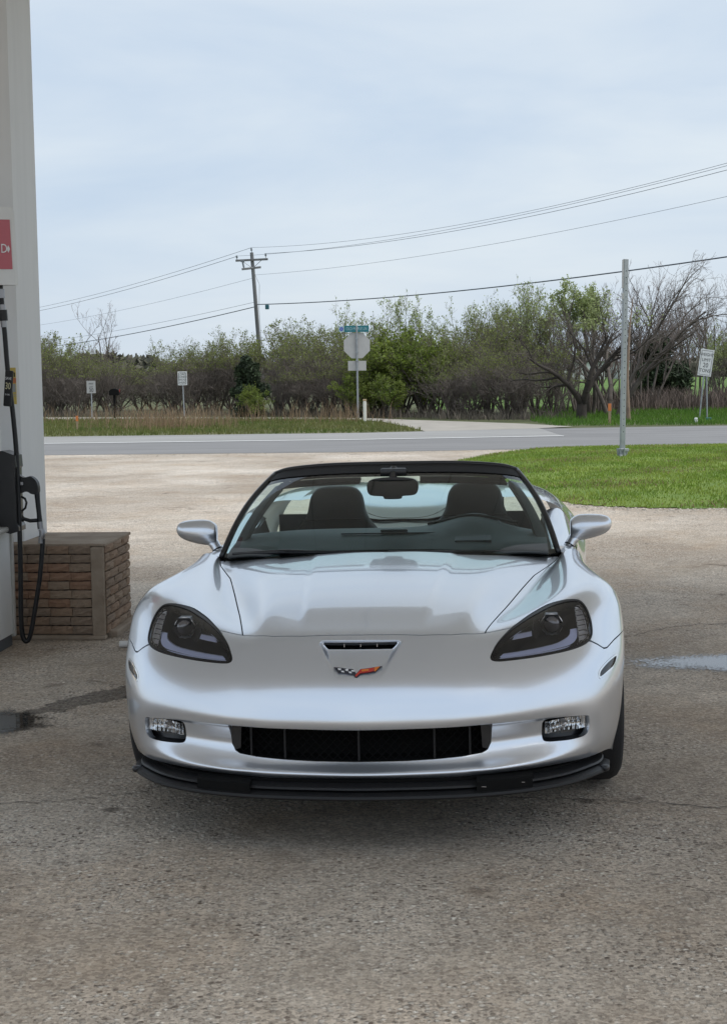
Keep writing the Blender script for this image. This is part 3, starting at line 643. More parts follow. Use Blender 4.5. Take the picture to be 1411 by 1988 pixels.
# ------------------------------------------------------------------ ground
# centre, radii, heading, darkness: damp streaks and grime on the slab
STAINS=[(-1.30,7.40,1.0,.27,52,.42,1.0),(-1.75,6.8,.72,.52,10,.42,1.0),(-1.0,8.2,.40,.16,60,.5,1.0),(2.3,7.95,1.1,.42,-4,.50,1.0),(1.9,5.7,.9,.5,10,.74,1.0),(-1.6,9.4,.9,.7,0,.72,1.0),(.9,7.4,.5,1.0,0,.72,1.0)]
def concrete_mat():
    m=bpy.data.materials.new('worn_aggregate_concrete'); m.use_nodes=True; t=m.node_tree; b=t.nodes['Principled BSDF']; l=t.links.new
    tc=N(t,'ShaderNodeTexCoord'); P=tc.outputs['Object']
    def noise(sc,det=5,ro=.6,vec=None,dist=0):
        n=N(t,'ShaderNodeTexNoise',Scale=sc,Detail=det,Roughness=ro); n.inputs['Distortion'].default_value=dist; l(vec or P,n.inputs['Vector']); return n.outputs['Fac']
    def ramp(f,p0,c0,p1,c1):
        r=N(t,'ShaderNodeValToRGB'); r.color_ramp.elements[0].position=p0; r.color_ramp.elements[1].position=p1
        r.color_ramp.elements[0].color=(*c0,1); r.color_ramp.elements[1].color=(*c1,1); l(f,r.inputs['Fac']); return r.outputs['Color']
    def mixc(kind,f,a,bb):
        x=N(t,'ShaderNodeMixRGB'); x.blend_type=kind
        if isinstance(f,float): x.inputs['Fac'].default_value=f
        else: l(f,x.inputs['Fac'])
        l(a,x.inputs['Color1']); l(bb,x.inputs['Color2']) if not isinstance(bb,tuple) else setattr(x.inputs['Color2'],'default_value',(*bb,1)); return x.outputs['Color']
    # cement paste with broad tone drift
    base=ramp(noise(.55,6,.62),.30,(.48,.405,.325),.70,(.79,.71,.62))
    warm=ramp(noise(1.3,5,.6,dist=.6),.45,(0,0,0),.75,(1,1,1)); base=mixc('MIX',mixc('MULTIPLY',1.0,warm,(.5,.5,.5)),base,(.52,.375,.25))
    base=mixc('MULTIPLY',.55,base,ramp(noise(6,7,.7),.30,(.62,.62,.62),.72,(1.15,1.15,1.15)))
    # pebbles
    v=N(t,'ShaderNodeTexVoronoi',Scale=54.0); v.inputs['Randomness'].default_value=1.0; l(P,v.inputs['Vector'])
    sep=N(t,'ShaderNodeSeparateColor'); l(v.outputs['Color'],sep.inputs['Color'])
    peb=ramp(sep.outputs['Red'],0.0,(.14,.10,.07),1.0,(1.0,.95,.86))
    shape=ramp(v.outputs['Distance'],.30,(1,1,1),.52,(0,0,0))
    some=ramp(sep.outputs['Green'],.35,(0,0,0),.45,(1,1,1))
    expo=ramp(noise(1.1,4,.65),.36,(.25,.25,.25),.60,(1,1,1))
    pm=mixc('MULTIPLY',1.0,mixc('MULTIPLY',1.0,shape,some),expo)
    base=mixc('MIX',mixc('MULTIPLY',1.0,pm,(.95,.95,.95)),base,peb)
    v2=N(t,'ShaderNodeTexVoronoi',Scale=92.0); l(P,v2.inputs['Vector']); s2=N(t,'ShaderNodeSeparateColor'); l(v2.outputs['Color'],s2.inputs['Color'])
    base=mixc('MULTIPLY',.55,base,ramp(s2.outputs['Red'],0,(.42,.40,.38),1,(1.36,1.36,1.34)))
    # dark pits between stones
    pit=ramp(noise(95,3,.6),.34,(.28,.25,.22),.46,(1,1,1)); base=mixc('MULTIPLY',mixc('MULTIPLY',1.0,expo,(.9,.9,.9)),base,pit)
    patch=ramp(noise(.38,4,.55,dist=.5),.42,(.74,.71,.68),.60,(1.06,1.06,1.06)); base=mixc('MULTIPLY',.8,base,patch)
    for (cx,cy,rx,ry,ang,dk,th) in STAINS:
        mp=N(t,'ShaderNodeMapping'); mp.vector_type='TEXTURE'; mp.inputs['Location'].default_value=(cx,cy,0); mp.inputs['Rotation'].default_value=(0,0,rad(ang)); mp.inputs['Scale'].default_value=(rx,ry,1); l(P,mp.inputs['Vector'])
        ln=N(t,'ShaderNodeVectorMath'); ln.operation='LENGTH'; l(mp.outputs['Vector'],ln.inputs[0])
        ad=N(t,'ShaderNodeMath'); ad.operation='ADD'; l(ln.outputs['Value'],ad.inputs[0])
        sc=N(t,'ShaderNodeMath'); sc.operation='MULTIPLY'; sc.inputs[1].default_value=1.1; l(noise(4.0,6,.7),sc.inputs[0]); l(sc.outputs[0],ad.inputs[1])
        base=mixc('MULTIPLY',1.0,base,ramp(ad.outputs[0],.95*th,(dk,dk*.99,dk*.98),1.65*th,(1,1,1)))
    # oil drips, tyre grime
    oil=ramp(noise(2.6,3,.5,dist=.8),.66,(1,1,1),.74,(.50,.48,.46)); base=mixc('MULTIPLY',1.0,base,oil)
    spots=N(t,'ShaderNodeTexVoronoi',Scale=1.7); l(P,spots.inputs['Vector']); base=mixc('MULTIPLY',1.0,base,ramp(spots.outputs['Distance'],.035,(.45,.44,.43),.07,(1,1,1)))
    l(base,b.inputs['Base Color']); b.inputs['Roughness'].default_value=.82; b.inputs['Specular IOR Level'].default_value=.3
    hb=mixc('ADD',1.0,mixc('MULTIPLY',1.0,pm,(.8,.8,.8)),ramp(noise(90,4,.7),0,(0,0,0),1,(.9,.9,.9)))
    bp=N(t,'ShaderNodeBump',Strength=.9); bp.inputs['Distance'].default_value=.010; l(hb,bp.inputs['Height']); l(bp.outputs['Normal'],b.inputs['Normal'])
    return m
CONC=concrete_mat()
ASPH=mat('worn_grey_asphalt',(.215,.21,.208),rough=.85,var=.12,vscale=1.2,bump=.4,bscale=60,stretch=(.25,1,1))
ASPH2=mat('pale_shoulder_asphalt',(.30,.293,.283),rough=.85,var=.12,vscale=1.0,bump=.4,bscale=60,stretch=(.25,1,1))
DIRT=mat('field_soil_and_grass',(.065,.075,.032),rough=.95,col2=(.11,.12,.05),vscale=.6,bump=.5,bscale=15)
LAWN=mat('lawn_soil',(.09,.16,.025),rough=.95,col2=(.20,.26,.05),vscale=.9,bump=.5,bscale=30)
VERGE=mat('verge_soil',(.10,.11,.045),rough=.95,col2=(.16,.15,.075),vscale=.8,bump=.5,bscale=30)
SIDER=mat('pale_gravel_road',(.36,.33,.29),rough=.9,var=.12,vscale=1.5,bump=.4,bscale=50)
PAINTW=mat('road_paint_white',(.78,.78,.76),rough=.7,var=.08,vscale=6)
def sheet(name,poly,z,m,kind='structure',**kw):
    mb=MB(); n=len(poly); tri=tessellate_polygon([[Vector((p[0],p[1],0)) for p in poly]]); mb.add([(p[0],p[1],z) for p in poly],[tuple(t) for t in tri])
    o=build(mb,name,m,kind=kind,**kw)
    for p in o.data.polygons:
        if p.normal.z<0: p.flip()
    return o
sheet('field_ground',[(-900,-500),(900,-500),(900,1600),(-900,1600)],-.03,DIRT)
sheet('forecourt',[(-45,-30),(45,-30),(45,29.9),(-45,30.6)],0.0,CONC)
sheet('road',[(-160,31.6),(-6.2,30.25),(0,29.75),(7,30.2),(160,36),(160,47.0),(20,41.4),(9,40.4),(4.5,40.2),(1.6,39.3),(0,38.9),(-6,39.1),(-160,44)],.004,ASPH)
sheet('road_shoulder',[(-160,38.6),(-6.2,35.3),(0,35.2),(4.6,35.55),(4.6,40.2),(1.6,39.3),(0,38.9),(-6,39.1),(-160,44)],.008,ASPH2)
sheet('edge_line',[(-160,38.4),(-7.2,35.18),(0,35.0),(4.62,35.42),(4.62,35.62),(0,35.2),(-7.2,35.38),(-160,38.6)],.012,PAINTW)
sheet('side_road',[(-70,63),(-11,54.2),(-5.3,52.2),(-1.5,50.6),(-.05,49.4),(.7,46.5),(1.2,43),(1.6,39.3),(4.5,40.2),(5.6,41.2),(4.6,43.8),(3.1,46.2),(1.5,48.6),(-.05,51.4),(-5.5,54.6),(-11.6,57.3),(-70,66.5)],.008,SIDER)
# lawn: a gently raised sheet
LP_=[(1.45,25.9),(1.60,22.5),(1.95,19.2),(2.45,17.5),(3.2,16.95),(5,16.8),(60,16.0),(60,31.0),(9,30.4),(5.2,30.35),(3.4,30.05),(2.4,28.4)]
def inpoly(poly,x,y):
    return sdf(np.array(poly),np.asarray(x,float),np.asarray(y,float))
def mound(x,y): d=-inpoly(LP_,x,y); return .006+.11*(1-np.exp(-np.maximum(d,0)/1.6))
mb=MB(); xs=np.concatenate([np.linspace(1.2,14,120),np.linspace(14.5,60,30)]); ys=np.linspace(16,31,120)
XX,YY=np.meshgrid(xs,ys); DD=inpoly(LP_,XX,YY); ZZ=mound(XX,YY)+.012*np.sin(XX*3.1)*np.cos(YY*2.3)*(DD<-.3)
LV=np.stack([XX,YY,ZZ],-1); ok=DD<.05; F=[]; nxx=len(xs)
for i in range(len(ys)-1):
    for j in range(nxx-1):
        if ok[i,j] and ok[i,j+1] and ok[i+1,j+1] and ok[i+1,j]: F.append((i*nxx+j,i*nxx+j+1,(i+1)*nxx+j+1,(i+1)*nxx+j))
mb.add(LV.reshape(-1,3),F); build(mb,'lawn',LAWN,kind='structure',smooth=True)
def blades(name,pts,h0,h1,wd,m,zf=None,lean=.5,parts=1,**kw):
    n=len(pts); P=np.zeros((n,3)); P[:,:2]=pts; P[:,2]=zf(P[:,0],P[:,1]) if zf else 0.0
    a=np.random.rand(n)*2*math.pi; h=h0+(h1-h0)*np.random.rand(n)**1.5; wv=np.stack([np.cos(a),np.sin(a),0*a],1)*(wd*(.6+.8*np.random.rand(n)))[:,None]/2
    b=np.random.rand(n)*2*math.pi; ln=np.stack([np.cos(b),np.sin(b),0*b],1)*(h*lean*np.random.rand(n))[:,None]
    mid=P+ln*.35+np.array([0,0,1])*(h*.6)[:,None]; tip=P+ln+np.array([0,0,1])*(h*.95)[:,None]
    V=np.stack([P-wv,P+wv,mid+wv*.7,mid-wv*.7,tip],1).reshape(-1,3); i=np.arange(n)*5
    F=np.concatenate([np.stack([i,i+1,i+2],1),np.stack([i,i+2,i+3],1),np.stack([i+3,i+2,i+4],1)])
    me=bpy.data.meshes.new(name); me.vertices.add(len(V)); me.vertices.foreach_set('co',V.ravel()); me.loops.add(F.size); me.loops.foreach_set('vertex_index',F.ravel().astype(np.int32))
    me.polygons.add(len(F)); me.polygons.foreach_set('loop_start',np.arange(0,F.size,3,dtype=np.int32)); me.update(calc_edges=True); me.validate(); me.materials.append(m)
    return link(name,me,kind='stuff',**kw)
GRASS=mat('lawn_grass_blades',(.13,.23,.022),rough=.6,col2=(.30,.36,.07),vscale=1.1,island=.35)
DRYG=mat('dry_grass_blades',(.22,.145,.085),rough=.8,col2=(.34,.25,.16),vscale=1.0,island=.3)
MIXG=mat('verge_grass_blades',(.10,.15,.03),rough=.7,col2=(.20,.19,.07),vscale=.5,island=.3)
FIELDG=mat('field_grass_blades',(.07,.17,.02),rough=.7,col2=(.12,.22,.03),vscale=.5,island=.3)
for m_ in (GRASS,DRYG,MIXG,FIELDG): leafy(m_,.4)
def scatter(poly,n,dens=None):
    poly=np.array(poly); lo,hi=poly.min(0),poly.max(0); out=[]; k=0
    while k<n:
        p=lo+(hi-lo)*np.random.rand(n*2,2); p=p[inpoly(poly,p[:,0],p[:,1])<0]
        if dens is not None: p=p[np.random.rand(len(p))<dens(p[:,0],p[:,1])]
        out.append(p); k+=len(p)
    return np.concatenate(out)[:n]
NEARL=[p if p[0]<10 else (10.5,p[1]) for p in LP_]
blades('lawn_grass',scatter(NEARL,110000,lambda x,y:np.clip(1.5-(y-16)/18,.35,1)),.015,.055,.010,GRASS,mound,.8)
VG=[(-14,53.5),(-14,39.4),(0,39.0),(1.55,39.4),(1.1,43),(.6,46.4),(-.2,49.2),(-1.6,50.4),(-5.4,52.0),(-11,54)]
sheet('verge',[(-70,62.6)]+[(-70,41.3)]+VG[1:],.006,VERGE)
blades('verge_grass',scatter(VG,30000),.05,.15,.02,MIXG,None,.6)
blades('dry_tall_grass',np.concatenate([np.random.normal((-5.5,45),(.95,1.6),(900,2)),np.random.normal((-7.3,49),(1.0,1.0),(220,2)),np.random.normal((-3.0,49),(1.6,.6),(300,2)),np.random.normal((-.6,47.6),(.8,1.0),(200,2)),np.random.normal((-10.5,51.5),(1.8,.6),(200,2))]),.2,.85,.014,DRYG,None,.7)
blades('brush_fringe',np.concatenate([scatter([(-15,61.5),(-15,59.2),(-6,55.6),(0,52.3),(1.6,49.8),(3.2,47.6),(5.2,46.6),(6.5,47),(6,49),(0,56),(-8,59)],5000)]),.10,.42,.02,mat('brush_stems',(.10,.085,.07),rough=.9,col2=(.17,.145,.115),vscale=1.5,island=.3),None,.7)
FG=[(5.2,41.8),(9,41.1),(13.5,41.4),(14,60),(6.5,60),(5.0,46)]
blades('field_grass',scatter(FG,22000),.04,.20,.02,FIELDG,None,.6)
# brown weed belt and rising pasture to the right
HILL=mat('pasture_turf',(.075,.15,.022),rough=.95,col2=(.12,.20,.035),vscale=.4,bump=.4,bscale=10)
mb=MB(); G=[[(x,y,max(-.02,(y-64)*.0105*(1+.12*math.sin(x*.13)))) for x in np.linspace(3,70,30)] for y in np.linspace(62,130,20)]; mb.grid(G); build(mb,'pasture',HILL,kind='structure',smooth=True)
blades('weed_belt',scatter([(7.5,54),(24,54),(30,63),(8.5,63)],12000),.3,.95,.03,mat('weed_stems',(.10,.078,.066),rough=.95,col2=(.17,.13,.11),vscale=1.2,island=.3),None,.6)
blades('lawn_thatch',scatter(NEARL,16000,lambda x,y:np.clip(np.sin(x*1.7+y*.6)*np.sin(y*1.9-x*.5)*1.3,0,1)),.01,.045,.012,DRYG,mound,1.2)
GRIT=mat('loose_grit',(.30,.26,.21),rough=.9,col2=(.48,.43,.37),vscale=30,island=.4)
def grit(n,fn,s0,s1):
    mb=MB()
    for _ in range(n):
        x,y=fn(); s=random.uniform(s0,s1); h=s*.5; a=random.random()*6.28; V=[(x+s*random.uniform(.6,1.1)*math.cos(a+k*1.571),y+s*random.uniform(.6,1.1)*math.sin(a+k*1.571),.001) for k in range(4)]+[(x+random.uniform(-.3,.3)*s,y+random.uniform(-.3,.3)*s,h)]
        mb.add(V,[(0,1,4),(1,2,4),(2,3,4),(3,0,4)])
    build(mb,'loose_grit',GRIT,kind='stuff')
def edgept():
    x=random.uniform(2.2,7); y=np.interp(x,[2.2,2.45,3.2,5,7],[18.2,17.5,16.95,16.8,16.7]); return x,y-abs(random.gauss(0,.22))
grit(900,edgept,.008,.03)
grit(700,lambda:(random.uniform(-2.2,2.4),random.uniform(3.6,10.5)),.003,.008)
grit(220,lambda:(random.uniform(-6,4),29.9-abs(random.gauss(0,.45))),.008,.025)
def puddle_mat(name,cx,cy,rx,ry,ang,base):
    m=bpy.data.materials.new(name); m.use_nodes=True; t=m.node_tree; b=t.nodes['Principled BSDF']; l=t.links.new; o=[n for n in t.nodes if n.type=='OUTPUT_MATERIAL'][0]
    b.inputs['Base Color'].default_value=(*base,1); b.inputs['Roughness'].default_value=.04; b.inputs['IOR'].default_value=1.45
    tc=N(t,'ShaderNodeTexCoord'); mp=N(t,'ShaderNodeMapping'); mp.vector_type='TEXTURE'; mp.inputs['Location'].default_value=(cx,cy,0); mp.inputs['Rotation'].default_value=(0,0,rad(ang)); mp.inputs['Scale'].default_value=(rx,ry,1)
    l(tc.outputs['Object'],mp.inputs['Vector']); ln=N(t,'ShaderNodeVectorMath'); ln.operation='LENGTH'; l(mp.outputs['Vector'],ln.inputs[0])
    n1=N(t,'ShaderNodeTexNoise',Scale=5.0,Detail=4.0); n2=N(t,'ShaderNodeTexNoise',Scale=75.0,Detail=3.0)
    l(tc.outputs['Object'],n1.inputs['Vector']); l(tc.outputs['Object'],n2.inputs['Vector'])
    def ma(op,a,bb):
        x=N(t,'ShaderNodeMath'); x.operation=op
        for i,q in enumerate((a,bb)):
            if isinstance(q,(int,float)): x.inputs[i].default_value=q
            else: l(q,x.inputs[i])
        return x.outputs[0]
    d=ma('ADD',ln.outputs['Value'],ma('MULTIPLY',ma('SUBTRACT',n1.outputs['Fac'],.5),.35)); d=ma('ADD',d,ma('MULTIPLY',ma('SUBTRACT',n2.outputs['Fac'],.5),.9))
    mr=N(t,'ShaderNodeMapRange'); mr.inputs['From Min'].default_value=.82; mr.inputs['From Max'].default_value=1.02; l(d,mr.inputs['Value'])
    tr=N(t,'ShaderNodeBsdfTransparent'); mxs=N(t,'ShaderNodeMixShader'); l(mr.outputs['Result'],mxs.inputs['Fac']); l(b.outputs['BSDF'],mxs.inputs[1]); l(tr.outputs['BSDF'],mxs.inputs[2]); l(mxs.outputs['Shader'],o.inputs['Surface']); return m
sheet('puddle',[(1.0,7.3),(4.2,7.3),(4.2,8.7),(1.0,8.7)],.004,puddle_mat('puddle_right',2.62,7.99,1.22,.31,-3,(.16,.16,.165)))
sheet('puddle',[(-3.4,5.9),(-.9,5.9),(-.9,7.7),(-3.4,7.7)],.004,puddle_mat('puddle_left',-2.05,6.8,.62,.36,8,(.05,.048,.045)))
CRK=mat('crack_shadow',(.05,.045,.04),rough=.95)
def crack(pts,wd=.006,j=.012):
    q=smooth_poly(pts,14,False); 
    for i in range(1,len(q)-1): q[i]+=np.random.normal(0,j,2)*(.4,1)
    mb=MB(); V=[];F=[]
    for i,p in enumerate(q):
        ww=wd*(.35+random.random())*.5; V+=[(p[0],p[1]-ww,.0025),(p[0],p[1]+ww,.0025)]
    for i in range(len(q)-1): F.append((2*i,2*i+2,2*i+3,2*i+1))
    mb.add(V,F); build(mb,'pavement_crack',CRK,kind='structure')
crack([(-2.2,5.50),(-1.35,5.54),(-1.1,5.57),(-.82,5.68)]); crack([(.45,5.53),(.87,5.46),(1.27,5.37),(2.2,5.2)])
crack([(1.2,8.75),(1.51,8.88),(1.75,9.11),(2.0,9.25),(2.6,9.3)],.008); crack([(-1.3,11.2),(-.6,11.1),(0,11.15)],.012)
# ------------------------------------------------------------------ forecourt: canopy, column, planter, dispenser
STEEL=mat('off_white_painted_steel',(.58,.59,.60),rough=.45,var=.05,vscale=3,bump=.04,bscale=6)
SOFF=mat('soffit_panel',(.76,.80,.85),rough=.5,var=.04,vscale=2)
cp=empty('fuel_canopy',(-1.4,7.25,4.45),rad(-4.6),'flat white canopy over the fuel lane, carried by the off white column','canopy')
mb=MB(); mb.box((0,0,.45),(16,9.3,.9)); build(mb,'fascia',STEEL,cp)
for k in range(16):
    mb=MB(); mb.box((-7.5+k,0,-.012),(.97,9.1,.02)); build(mb,'soffit_panel',SOFF,cp)
COLW=mat('column_paint',(.72,.73,.735),rough=.5,col2=(.76,.77,.775),vscale=3.5,bump=.05,bscale=8,stretch=(3,3,.35))
BANDG=mat('grey_band_paint',(.20,.215,.235),rough=.5,var=.06,vscale=9)
cl_=empty('canopy_column',(-2.05,9.16,0),rad(-4.6),'tall off white square column with grey bands, rising from the brick planter','column')
H0,H1=.555,4.435
mb=MB(); mb.prism([(-.62,0),(-.105,0),(0,.10),(0,.58),(-.10,.66),(-.62,.66)],'z',H0,H1); build(mb,'shaft',COLW,cl_)
for za,zb,xa,xb in ((1.565,1.612,-.62,-.112),(1.285,1.322,-.20,-.122)):
    mb=MB(); mb.box(((xa+xb)/2,-.003,(za+zb)/2),(xb-xa,.004,zb-za)); build(mb,'grey_band',BANDG,cl_)
for zz in (1.02,2.35,3.6):
    mb=MB(); mb.box((-.31,-.0015,zz),(.40,.003,.006)); build(mb,'panel_seam',BANDG,cl_)
for zz in (.62,1.10,1.95,2.28,3.0):
    mb=MB(); mb.lathe([(0,.004),(.007,.003),(.008,0)],8,Matrix.Translation((-.125,-.0005,zz))@Matrix.Rotation(rad(90),4,'X')); build(mb,'bolt_head',BANDG,cl_)
YEL=mat('yellow_sticker',(.62,.47,.12),rough=.5); ORG=mat('orange_print',(.60,.20,.08),rough=.5); GREYP=mat('grey_print',(.35,.36,.36),rough=.5); INK=mat('black_print',(.02,.02,.02),rough=.5)
st=empty('pump_sticker',(-2.055,9.165,1.50),rad(-4.6),'narrow yellow notice sticker with an orange stripe on the column face','sticker')
mb=MB(); mb.box((0,-.009,0),(.038,.003,.215)); build(mb,'sheet',YEL,st)
mb=MB(); mb.box((.002,-.0115,.032),(.036,.002,.030)); build(mb,'orange_stripe',ORG,st)
mb=MB(); mb.box((.003,-.0115,-.012),(.026,.002,.048)); build(mb,'grey_print',GREYP,st)
mb=MB()
for k in range(3): mb.box((-.011+.011*k,-.0115,.066),(.007,.002,.026-.004*(k%2)))
build(mb,'black_print',INK,st)
mb=MB(); mb.box((.003,-.0115,-.05),(.030,.002,.003)); mb.box((.003,-.0115,-.06),(.030,.002,.003)); build(mb,'fine_print',GREYP,st)
# brick planter
BRK=[mat('brown_brick_%s'%n,c,rough=.9,col2=c2,vscale=9,bump=.8,bscale=45,stretch=(1,1,3)) for n,c,c2 in (('dun',(.25,.165,.11),(.38,.27,.19)),('red',(.25,.14,.09),(.38,.24,.16)),('grey',(.215,.155,.11),(.34,.26,.195)),('tan',(.26,.185,.13),(.39,.295,.215)))]
MORT=mat('dark_mortar',(.05,.043,.038),rough=.95,var=.3,vscale=20)
CAPM=mat('weathered_concrete_cap',(.27,.21,.155),rough=.9,col2=(.39,.32,.25),vscale=6,bump=.5,bscale=50)
pl=empty('brick_planter',(-1.535,9.06,0),rad(-4.6),'low brown brick box around the foot of the column, with a plain concrete corner strip','planter')
mb=MB(); mb.box((-.62,.34,.27),(1.20,.62,.54)); build(mb,'core',MORT,pl)
mb=MB(); mb.rbox((-.615,.335,.5575),(1.25,.67,.018),.006); build(mb,'cap',CAPM,pl)
mb=MB(); mb.rbox((-.036,-.004,.277),(.074,.045,.54),.006); build(mb,'corner_strip',CAPM,pl)
mb=MB(); mb.rbox((-.6,-.02,.012),(1.22,.06,.024),.006); mb.rbox((.02,.36,.012),(.07,.62,.05),.01); build(mb,'footing',CAPM,pl)
def brickmesh(lx,ly,m,seed):
    rn=random.Random(seed); nx,nz=6,3; mb=MB(); G=[]
    hz=.0232
    for i in range(nz+1):
        row=[]
        for j in range(nx+1):
            x=-lx/2+lx*j/nx; z=-hz+2*hz*i/nz; edge=(i in(0,nz) or j in(0,nx)); y=-ly+(rn.uniform(.001,.006) if edge else rn.uniform(-.008,.002))
            row.append((x+rn.uniform(-.0015,.0015),y,z+rn.uniform(-.0015,.0015)))
        G.append(row)
    mb.grid(G); B=[[(p[0],.01,p[2]) for p in r] for r in (G[0],G[-1])]
    mb.grid([G[0],B[0]]); mb.grid([G[-1],B[1]]); mb.grid([[G[i][0] for i in range(nz+1)],[(p[0][0],.01,p[0][2]) for p in G]]); mb.grid([[G[i][-1] for i in range(nz+1)],[(p[-1][0],.01,p[-1][2]) for p in G]])
    return mesh_of('brick',mb.v,mb.f,m)
FRONTM=[brickmesh(.1285,.014,BRK[k%4],k) for k in range(8)]; SIDEM=[brickmesh(.195,.016,BRK[(0,2,3,0)[k%4]],50+k) for k in range(8)]; HALFM=[brickmesh(.095,.014,BRK[(0,2,3,3)[k%4]],90+k) for k in range(4)]
for r in range(10):
    z=.026+r*.0532+.0266
    for k in range(9):
        x=-.078-.065-k*.131+(.0 if r%2 else .012)-(.0)
        if x<-1.2: continue
        i=random.choice([0,4,2,6] if r in(0,1,2,8,9) else [1,5,1,3,0,7] if r in(4,5,6) else range(8))
        link('brick',FRONTM[i],pl,(x,.003,z),(random.uniform(-.012,.012),0,0))
    y=.012
    seq=([.20]*3 if r%2 else [.095,.20,.20,.095])
    for ln in seq:
        me=random.choice(SIDEM if ln>.1 else HALFM); link('brick',me,pl,(-.004,y+ln/2,z),(0,0,rad(90)),scale=(1,1,1)); y+=ln+.006
# loose white pipe end by the planter
mb=MB(); mb.tube([(-1.405,8.74,.022),(-1.20,8.75,.022),(-.95,8.76,.022)],.019,10); o=build(mb,'drain_pipe',mat('white_pvc',(.72,.72,.70),rough=.4),smooth=True,angle=50,label='short white pipe end on the ground beside the brick planter',cat='pipe')
# dispenser
PUMPW=mat('pump_white_panel',(.76,.77,.76),rough=.35,var=.04,vscale=4)
TRIMW=mat('pump_trim',(.50,.49,.46),rough=.4); PLIN=mat('pump_plinth_grey',(.10,.11,.12),rough=.6)
REDP=mat('red_sign_panel',(.50,.10,.125),rough=.35,coat=.4); HOSE=mat('black_rubber_hose',(.012,.012,.013),rough=.42,bump=.1,bscale=90)
GRY=mat('grey_metal',(.33,.33,.34),rough=.35,metal=.8)
fd=empty('fuel_dispenser',(-2.020,8.90,0),rad(-4.6),'white fuel pump at the left edge with a red sign head and black nozzle','fuel pump')
mb=MB(); mb.box((-.32,-.43,.38),(.60,.84,.62)); build(mb,'lower_cabinet',PUMPW,fd)
mb=MB(); mb.box((-.32,-.43,.034),(.585,.82,.066)); build(mb,'plinth',PLIN,fd)
for yy in (-.014,-.84):
    mb=MB(); mb.rbox((-.024,yy,.38),(.036,.034,.655),.006); build(mb,'corner_trim',TRIMW,fd)
mb=MB(); mb.rbox((-.30,-.43,.700),(.70,.90,.030),.012,3); build(mb,'ledge',TRIMW,fd,angle=40)
mb=MB(); mb.rbox((-.335,-.44,1.25),(.58,.82,1.07),.02,3); build(mb,'upper_cabinet',PUMPW,fd,angle=40)
mb=MB(); mb.rbox((-.048,-.135,.80),(.012,.16,.17),.004); build(mb,'red_panel',REDP,fd)
mb=MB(); mb.rbox((-.050,-.36,1.35),(.014,.36,.42),.004); build(mb,'display_panel',PLIN,fd)
for k,y in enumerate((-.10,-.20,-.30)):
    mb=MB(); mb.rbox((-.030,y,.735),(.022,.05,.05),.006); build(mb,'grade_button',YEL,fd)
hd=empty('sign_head',(.150,-.25,2.06)); hd.parent=fd
Pn=[]; 
for a in np.linspace(0,math.pi,15): Pn.append((-.42+.42*math.cos(a),-.085*math.sin(a)))
for a in np.linspace(math.pi,2*math.pi,15)[1:-1]: Pn.append((-.42+.42*math.cos(a),-.085*math.sin(a)))
def lensring(sx,z): return [(-.42+(p[0]+.42)*sx,p[1],z) for p in Pn]
mb=MB(); n_=len(Pn); rings=[lensring(1.0,0.0),lensring(.975,.40),lensring(.95,.425)]
mb.grid(np.array(rings),True); mb.f.append(tuple(range(n_))[::-1]); mb.mi.append(0); mb.f.append(tuple(2*n_+i for i in range(n_))); mb.mi.append(0); build(mb,'sign_shell',PUMPW,hd,angle=30)
def onlens(t,z,off):
    sx=1-.0625*z; x=-.42+.42*math.cos(t)*sx; return (x,-.085*math.sin(t)-off,z)
mb=MB(); G=[[onlens(t,z,.004) for t in np.linspace(.30,2.6,24)] for z in (.085,.20,.355)]; mb.grid(G); mb.grid([[ (p[0],p[1]+.006,p[2]) for p in r] for r in G]); build(mb,'red_face',REDP,hd,smooth=True)
c_=onlens(.53,.195,.008); text_obj('sign_lettering','D',.07,WHITEE,hd,(c_[0]+.004,c_[1],c_[2]),(rad(90),0,rad(22)),.001,.7)
mb=MB(); c_=onlens(.40,.195,.007)
mb.prism([(c_[0]-.009,c_[2]),(c_[0],c_[2]-.020),(c_[0]+.009,c_[2]),(c_[0],c_[2]+.020)],'y',c_[1]-.001,c_[1]+.004); build(mb,'diamond_mark',WHITEE,hd)
mb=MB(); mb.box((-.2,-.25,1.92),(.16,.30,.30)); build(mb,'sign_post',TRIMW,fd)
# hose: swivel, tag, drop, loop back up to the nozzle
def L2(p): return (p[0],p[1],p[2])
hx=.075
hp=smooth_poly([(.045,-.24,2.06),(.050,-.24,1.96),(.058,-.235,1.80),(.066,-.23,1.60),(.085,-.225,1.36),(.098,-.22,1.10),(.100,-.22,.80),(.098,-.22,.50),(.090,-.215,.22),(.092,-.21,.10),(.108,-.205,.055),(.135,-.20,.09),(.170,-.195,.26),(.198,-.19,.42),(.214,-.185,.56),(.220,-.18,.64)],8,False)
mb=MB(); mb.tube([tuple(p) for p in hp],.0135,10); build(mb,'hose',HOSE,fd,smooth=True)
mb=MB(); mb.tube([(.046,-.24,2.04),(.048,-.24,1.99)],.020,12); mb.tube([(.050,-.24,1.955),(.056,-.236,1.83)],.017,12); build(mb,'swivel',GRY,fd,smooth=True,angle=40)
mb=MB(); mb.tube([(.052,-.238,1.925),(.055,-.237,1.865)],.024,14); build(mb,'breakaway',BLACK,fd,smooth=True,angle=40)
tg=empty('hose_tag',(.074,-.246,1.49),rad(0)); tg.parent=fd; tg.rotation_euler=(0,rad(5.5),0)
mb=MB(); mb.rbox((0,-.006,0),(.045,.020,.20),.006); build(mb,'sleeve',BLACK,tg)
CREAM=mat('cream_print',(.70,.66,.42),rough=.5)
text_obj('tag_lettering','SAVE',.022,WHITEE,tg,(0,-.0175,.055),(rad(90),0,0),.0008,.72)
text_obj('tag_number','30',.052,CREAM,tg,(0,-.0175,.012),(rad(90),0,0),.0008,.62)
